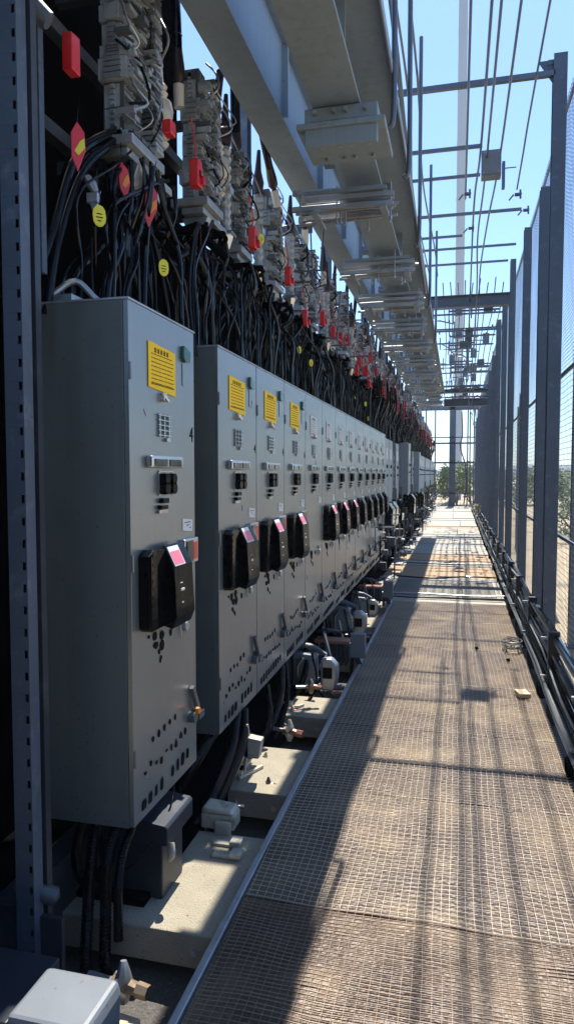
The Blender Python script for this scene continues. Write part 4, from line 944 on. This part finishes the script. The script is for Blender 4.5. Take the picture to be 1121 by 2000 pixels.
# bushes
random.seed(4)
def bush(loc,r,h,label,nleaf=900,mt='leaf',ls=.10,stemm='bark',cat='bush',group='green bushes beyond the far gate'):
    root=empty('bush',loc,label,cat,group)
    m=MB(); cl=[(random.uniform(-r,r)*.8,random.uniform(-r,r)*.8,random.uniform(.3,1)*h,random.uniform(.25,.5)*r) for _ in range(12)]
    for k in range(nleaf):
        c=random.choice(cl); p=Vector((c[0],c[1],c[2]))+Vector((random.gauss(0,1),random.gauss(0,1),random.gauss(0,.8)))*c[3]*.5
        if p.z<.05:p.z=.05
        a=Vector((random.uniform(-1,1),random.uniform(-1,1),random.uniform(-1,1))).normalized()*ls*random.uniform(.5,1.2); b=a.orthogonal().normalized()*ls*.4
        m.add([p-a,p+b,p+a,p-b],[(0,1,2,3)])
    m.build('foliage',M[mt],root)
    m=MB()
    for k in range(5): c=cl[k]; m.tube([(0,0,0),(c[0]*.4,c[1]*.4,c[2]*.5),(c[0],c[1],c[2])],[.04,.03,.01],5)
    m.build('stem',M[stemm],root)
for i in range(11):
    bush((-6.5+i*1.25+random.uniform(-.3,.3),44+random.uniform(-2,3),-.3),1.3,1.9+random.uniform(-.2,.5),f'leafy green bush beyond the far gate, {ORD[i]} in the line from left',2600)
for i,(x,y,h) in enumerate([(3.2,20,1.2),(4.2,26,1.6),(2.6,31,1.3),(6,38,2.0),(8,44,2.4)]):
    bush((x,y,-.3),.9,h,f'scrubby bush outside the mesh fence, {ORD[i]} going away',600,'leaf',.07,'bark','bush','scrubby bushes outside the fence')
bush((.72,23.5,.0),.16,.55,'dry pale grass tuft at the far end of the conduit rack',260,'leafd',.09,'bark','plant',None)

m=MB(); m.box(-410,410,-70,410,-1.4,39)
hz=m.build('haze',[]); hz['kind']='stuff'
hm=bpy.data.materials.new('haze'); hm.use_nodes=True; hn=hm.node_tree; hn.nodes.remove(hn.nodes['Principled BSDF'])
pv=hn.nodes.new('ShaderNodeVolumePrincipled'); pv.inputs['Density'].default_value=.0011; pv.inputs['Color'].default_value=(.9,.94,1,1); pv.inputs['Anisotropy'].default_value=0
hn.links.new(pv.outputs[0],hn.nodes['Material Output'].inputs['Volume']); hz.data.materials.append(hm)
# ------------------------------------------------------------------ camera, light
f=1350.;psi=math.atan(333/f);th=math.atan(75/f)
c,s=math.cos(psi),math.sin(psi);ct,st=math.cos(th),math.sin(th)
Rt=Vector((c,s,0));Up=Vector((-s*st,c*st,ct));Fw=Vector((-s*ct,c*ct,-st))
mw=Matrix.Identity(4)
for r in range(3): mw[r][0]=Rt[r];mw[r][1]=Up[r];mw[r][2]=-Fw[r]
mw.translation=(0,0,1.6)
cam=bpy.data.cameras.new('camera'); co=bpy.data.objects.new('camera',cam); C.objects.link(co); co.matrix_world=mw
cam.sensor_fit='HORIZONTAL'; cam.sensor_width=36; cam.lens=f/1121*36; cam.clip_start=.05; cam.clip_end=5000
bpy.context.scene.camera=co
EL=R(62); kx=.03
d=Vector((kx*math.sin(EL),math.cos(EL),math.sin(EL))).normalized()
sun=bpy.data.lights.new('sun','SUN'); sun.energy=5.0; sun.angle=R(.53); sun.color=(1,.94,.84)
so=bpy.data.objects.new('sun',sun); C.objects.link(so); so.rotation_euler=d.to_track_quat('Z','Y').to_euler()
w=bpy.data.worlds.new('World'); bpy.context.scene.world=w; w.use_nodes=True; nt=w.node_tree
bg=nt.nodes['Background']; sky=nt.nodes.new('ShaderNodeTexSky'); sky.sky_type='NISHITA'; sky.sun_disc=False
sky.sun_elevation=EL; sky.sun_rotation=math.atan2(d.x,d.y); sky.air_density=1.0; sky.dust_density=.4; sky.ozone_density=1.0
tn=nt.nodes.new('ShaderNodeMix'); tn.data_type='RGBA'; tn.blend_type='MULTIPLY'; tn.inputs['Factor'].default_value=1; tn.inputs['B'].default_value=(.76,.94,1.14,1)
nt.links.new(sky.outputs[0],tn.inputs['A']); nt.links.new(tn.outputs['Result'],bg.inputs[0]); bg.inputs[1].default_value=.12
sc=bpy.context.scene
sc.view_settings.view_transform='Standard'; sc.view_settings.look='None'; sc.view_settings.gamma=1; sc.view_settings.exposure=.95
sc.cycles.max_bounces=6; sc.cycles.diffuse_bounces=4; sc.cycles.use_denoising=True
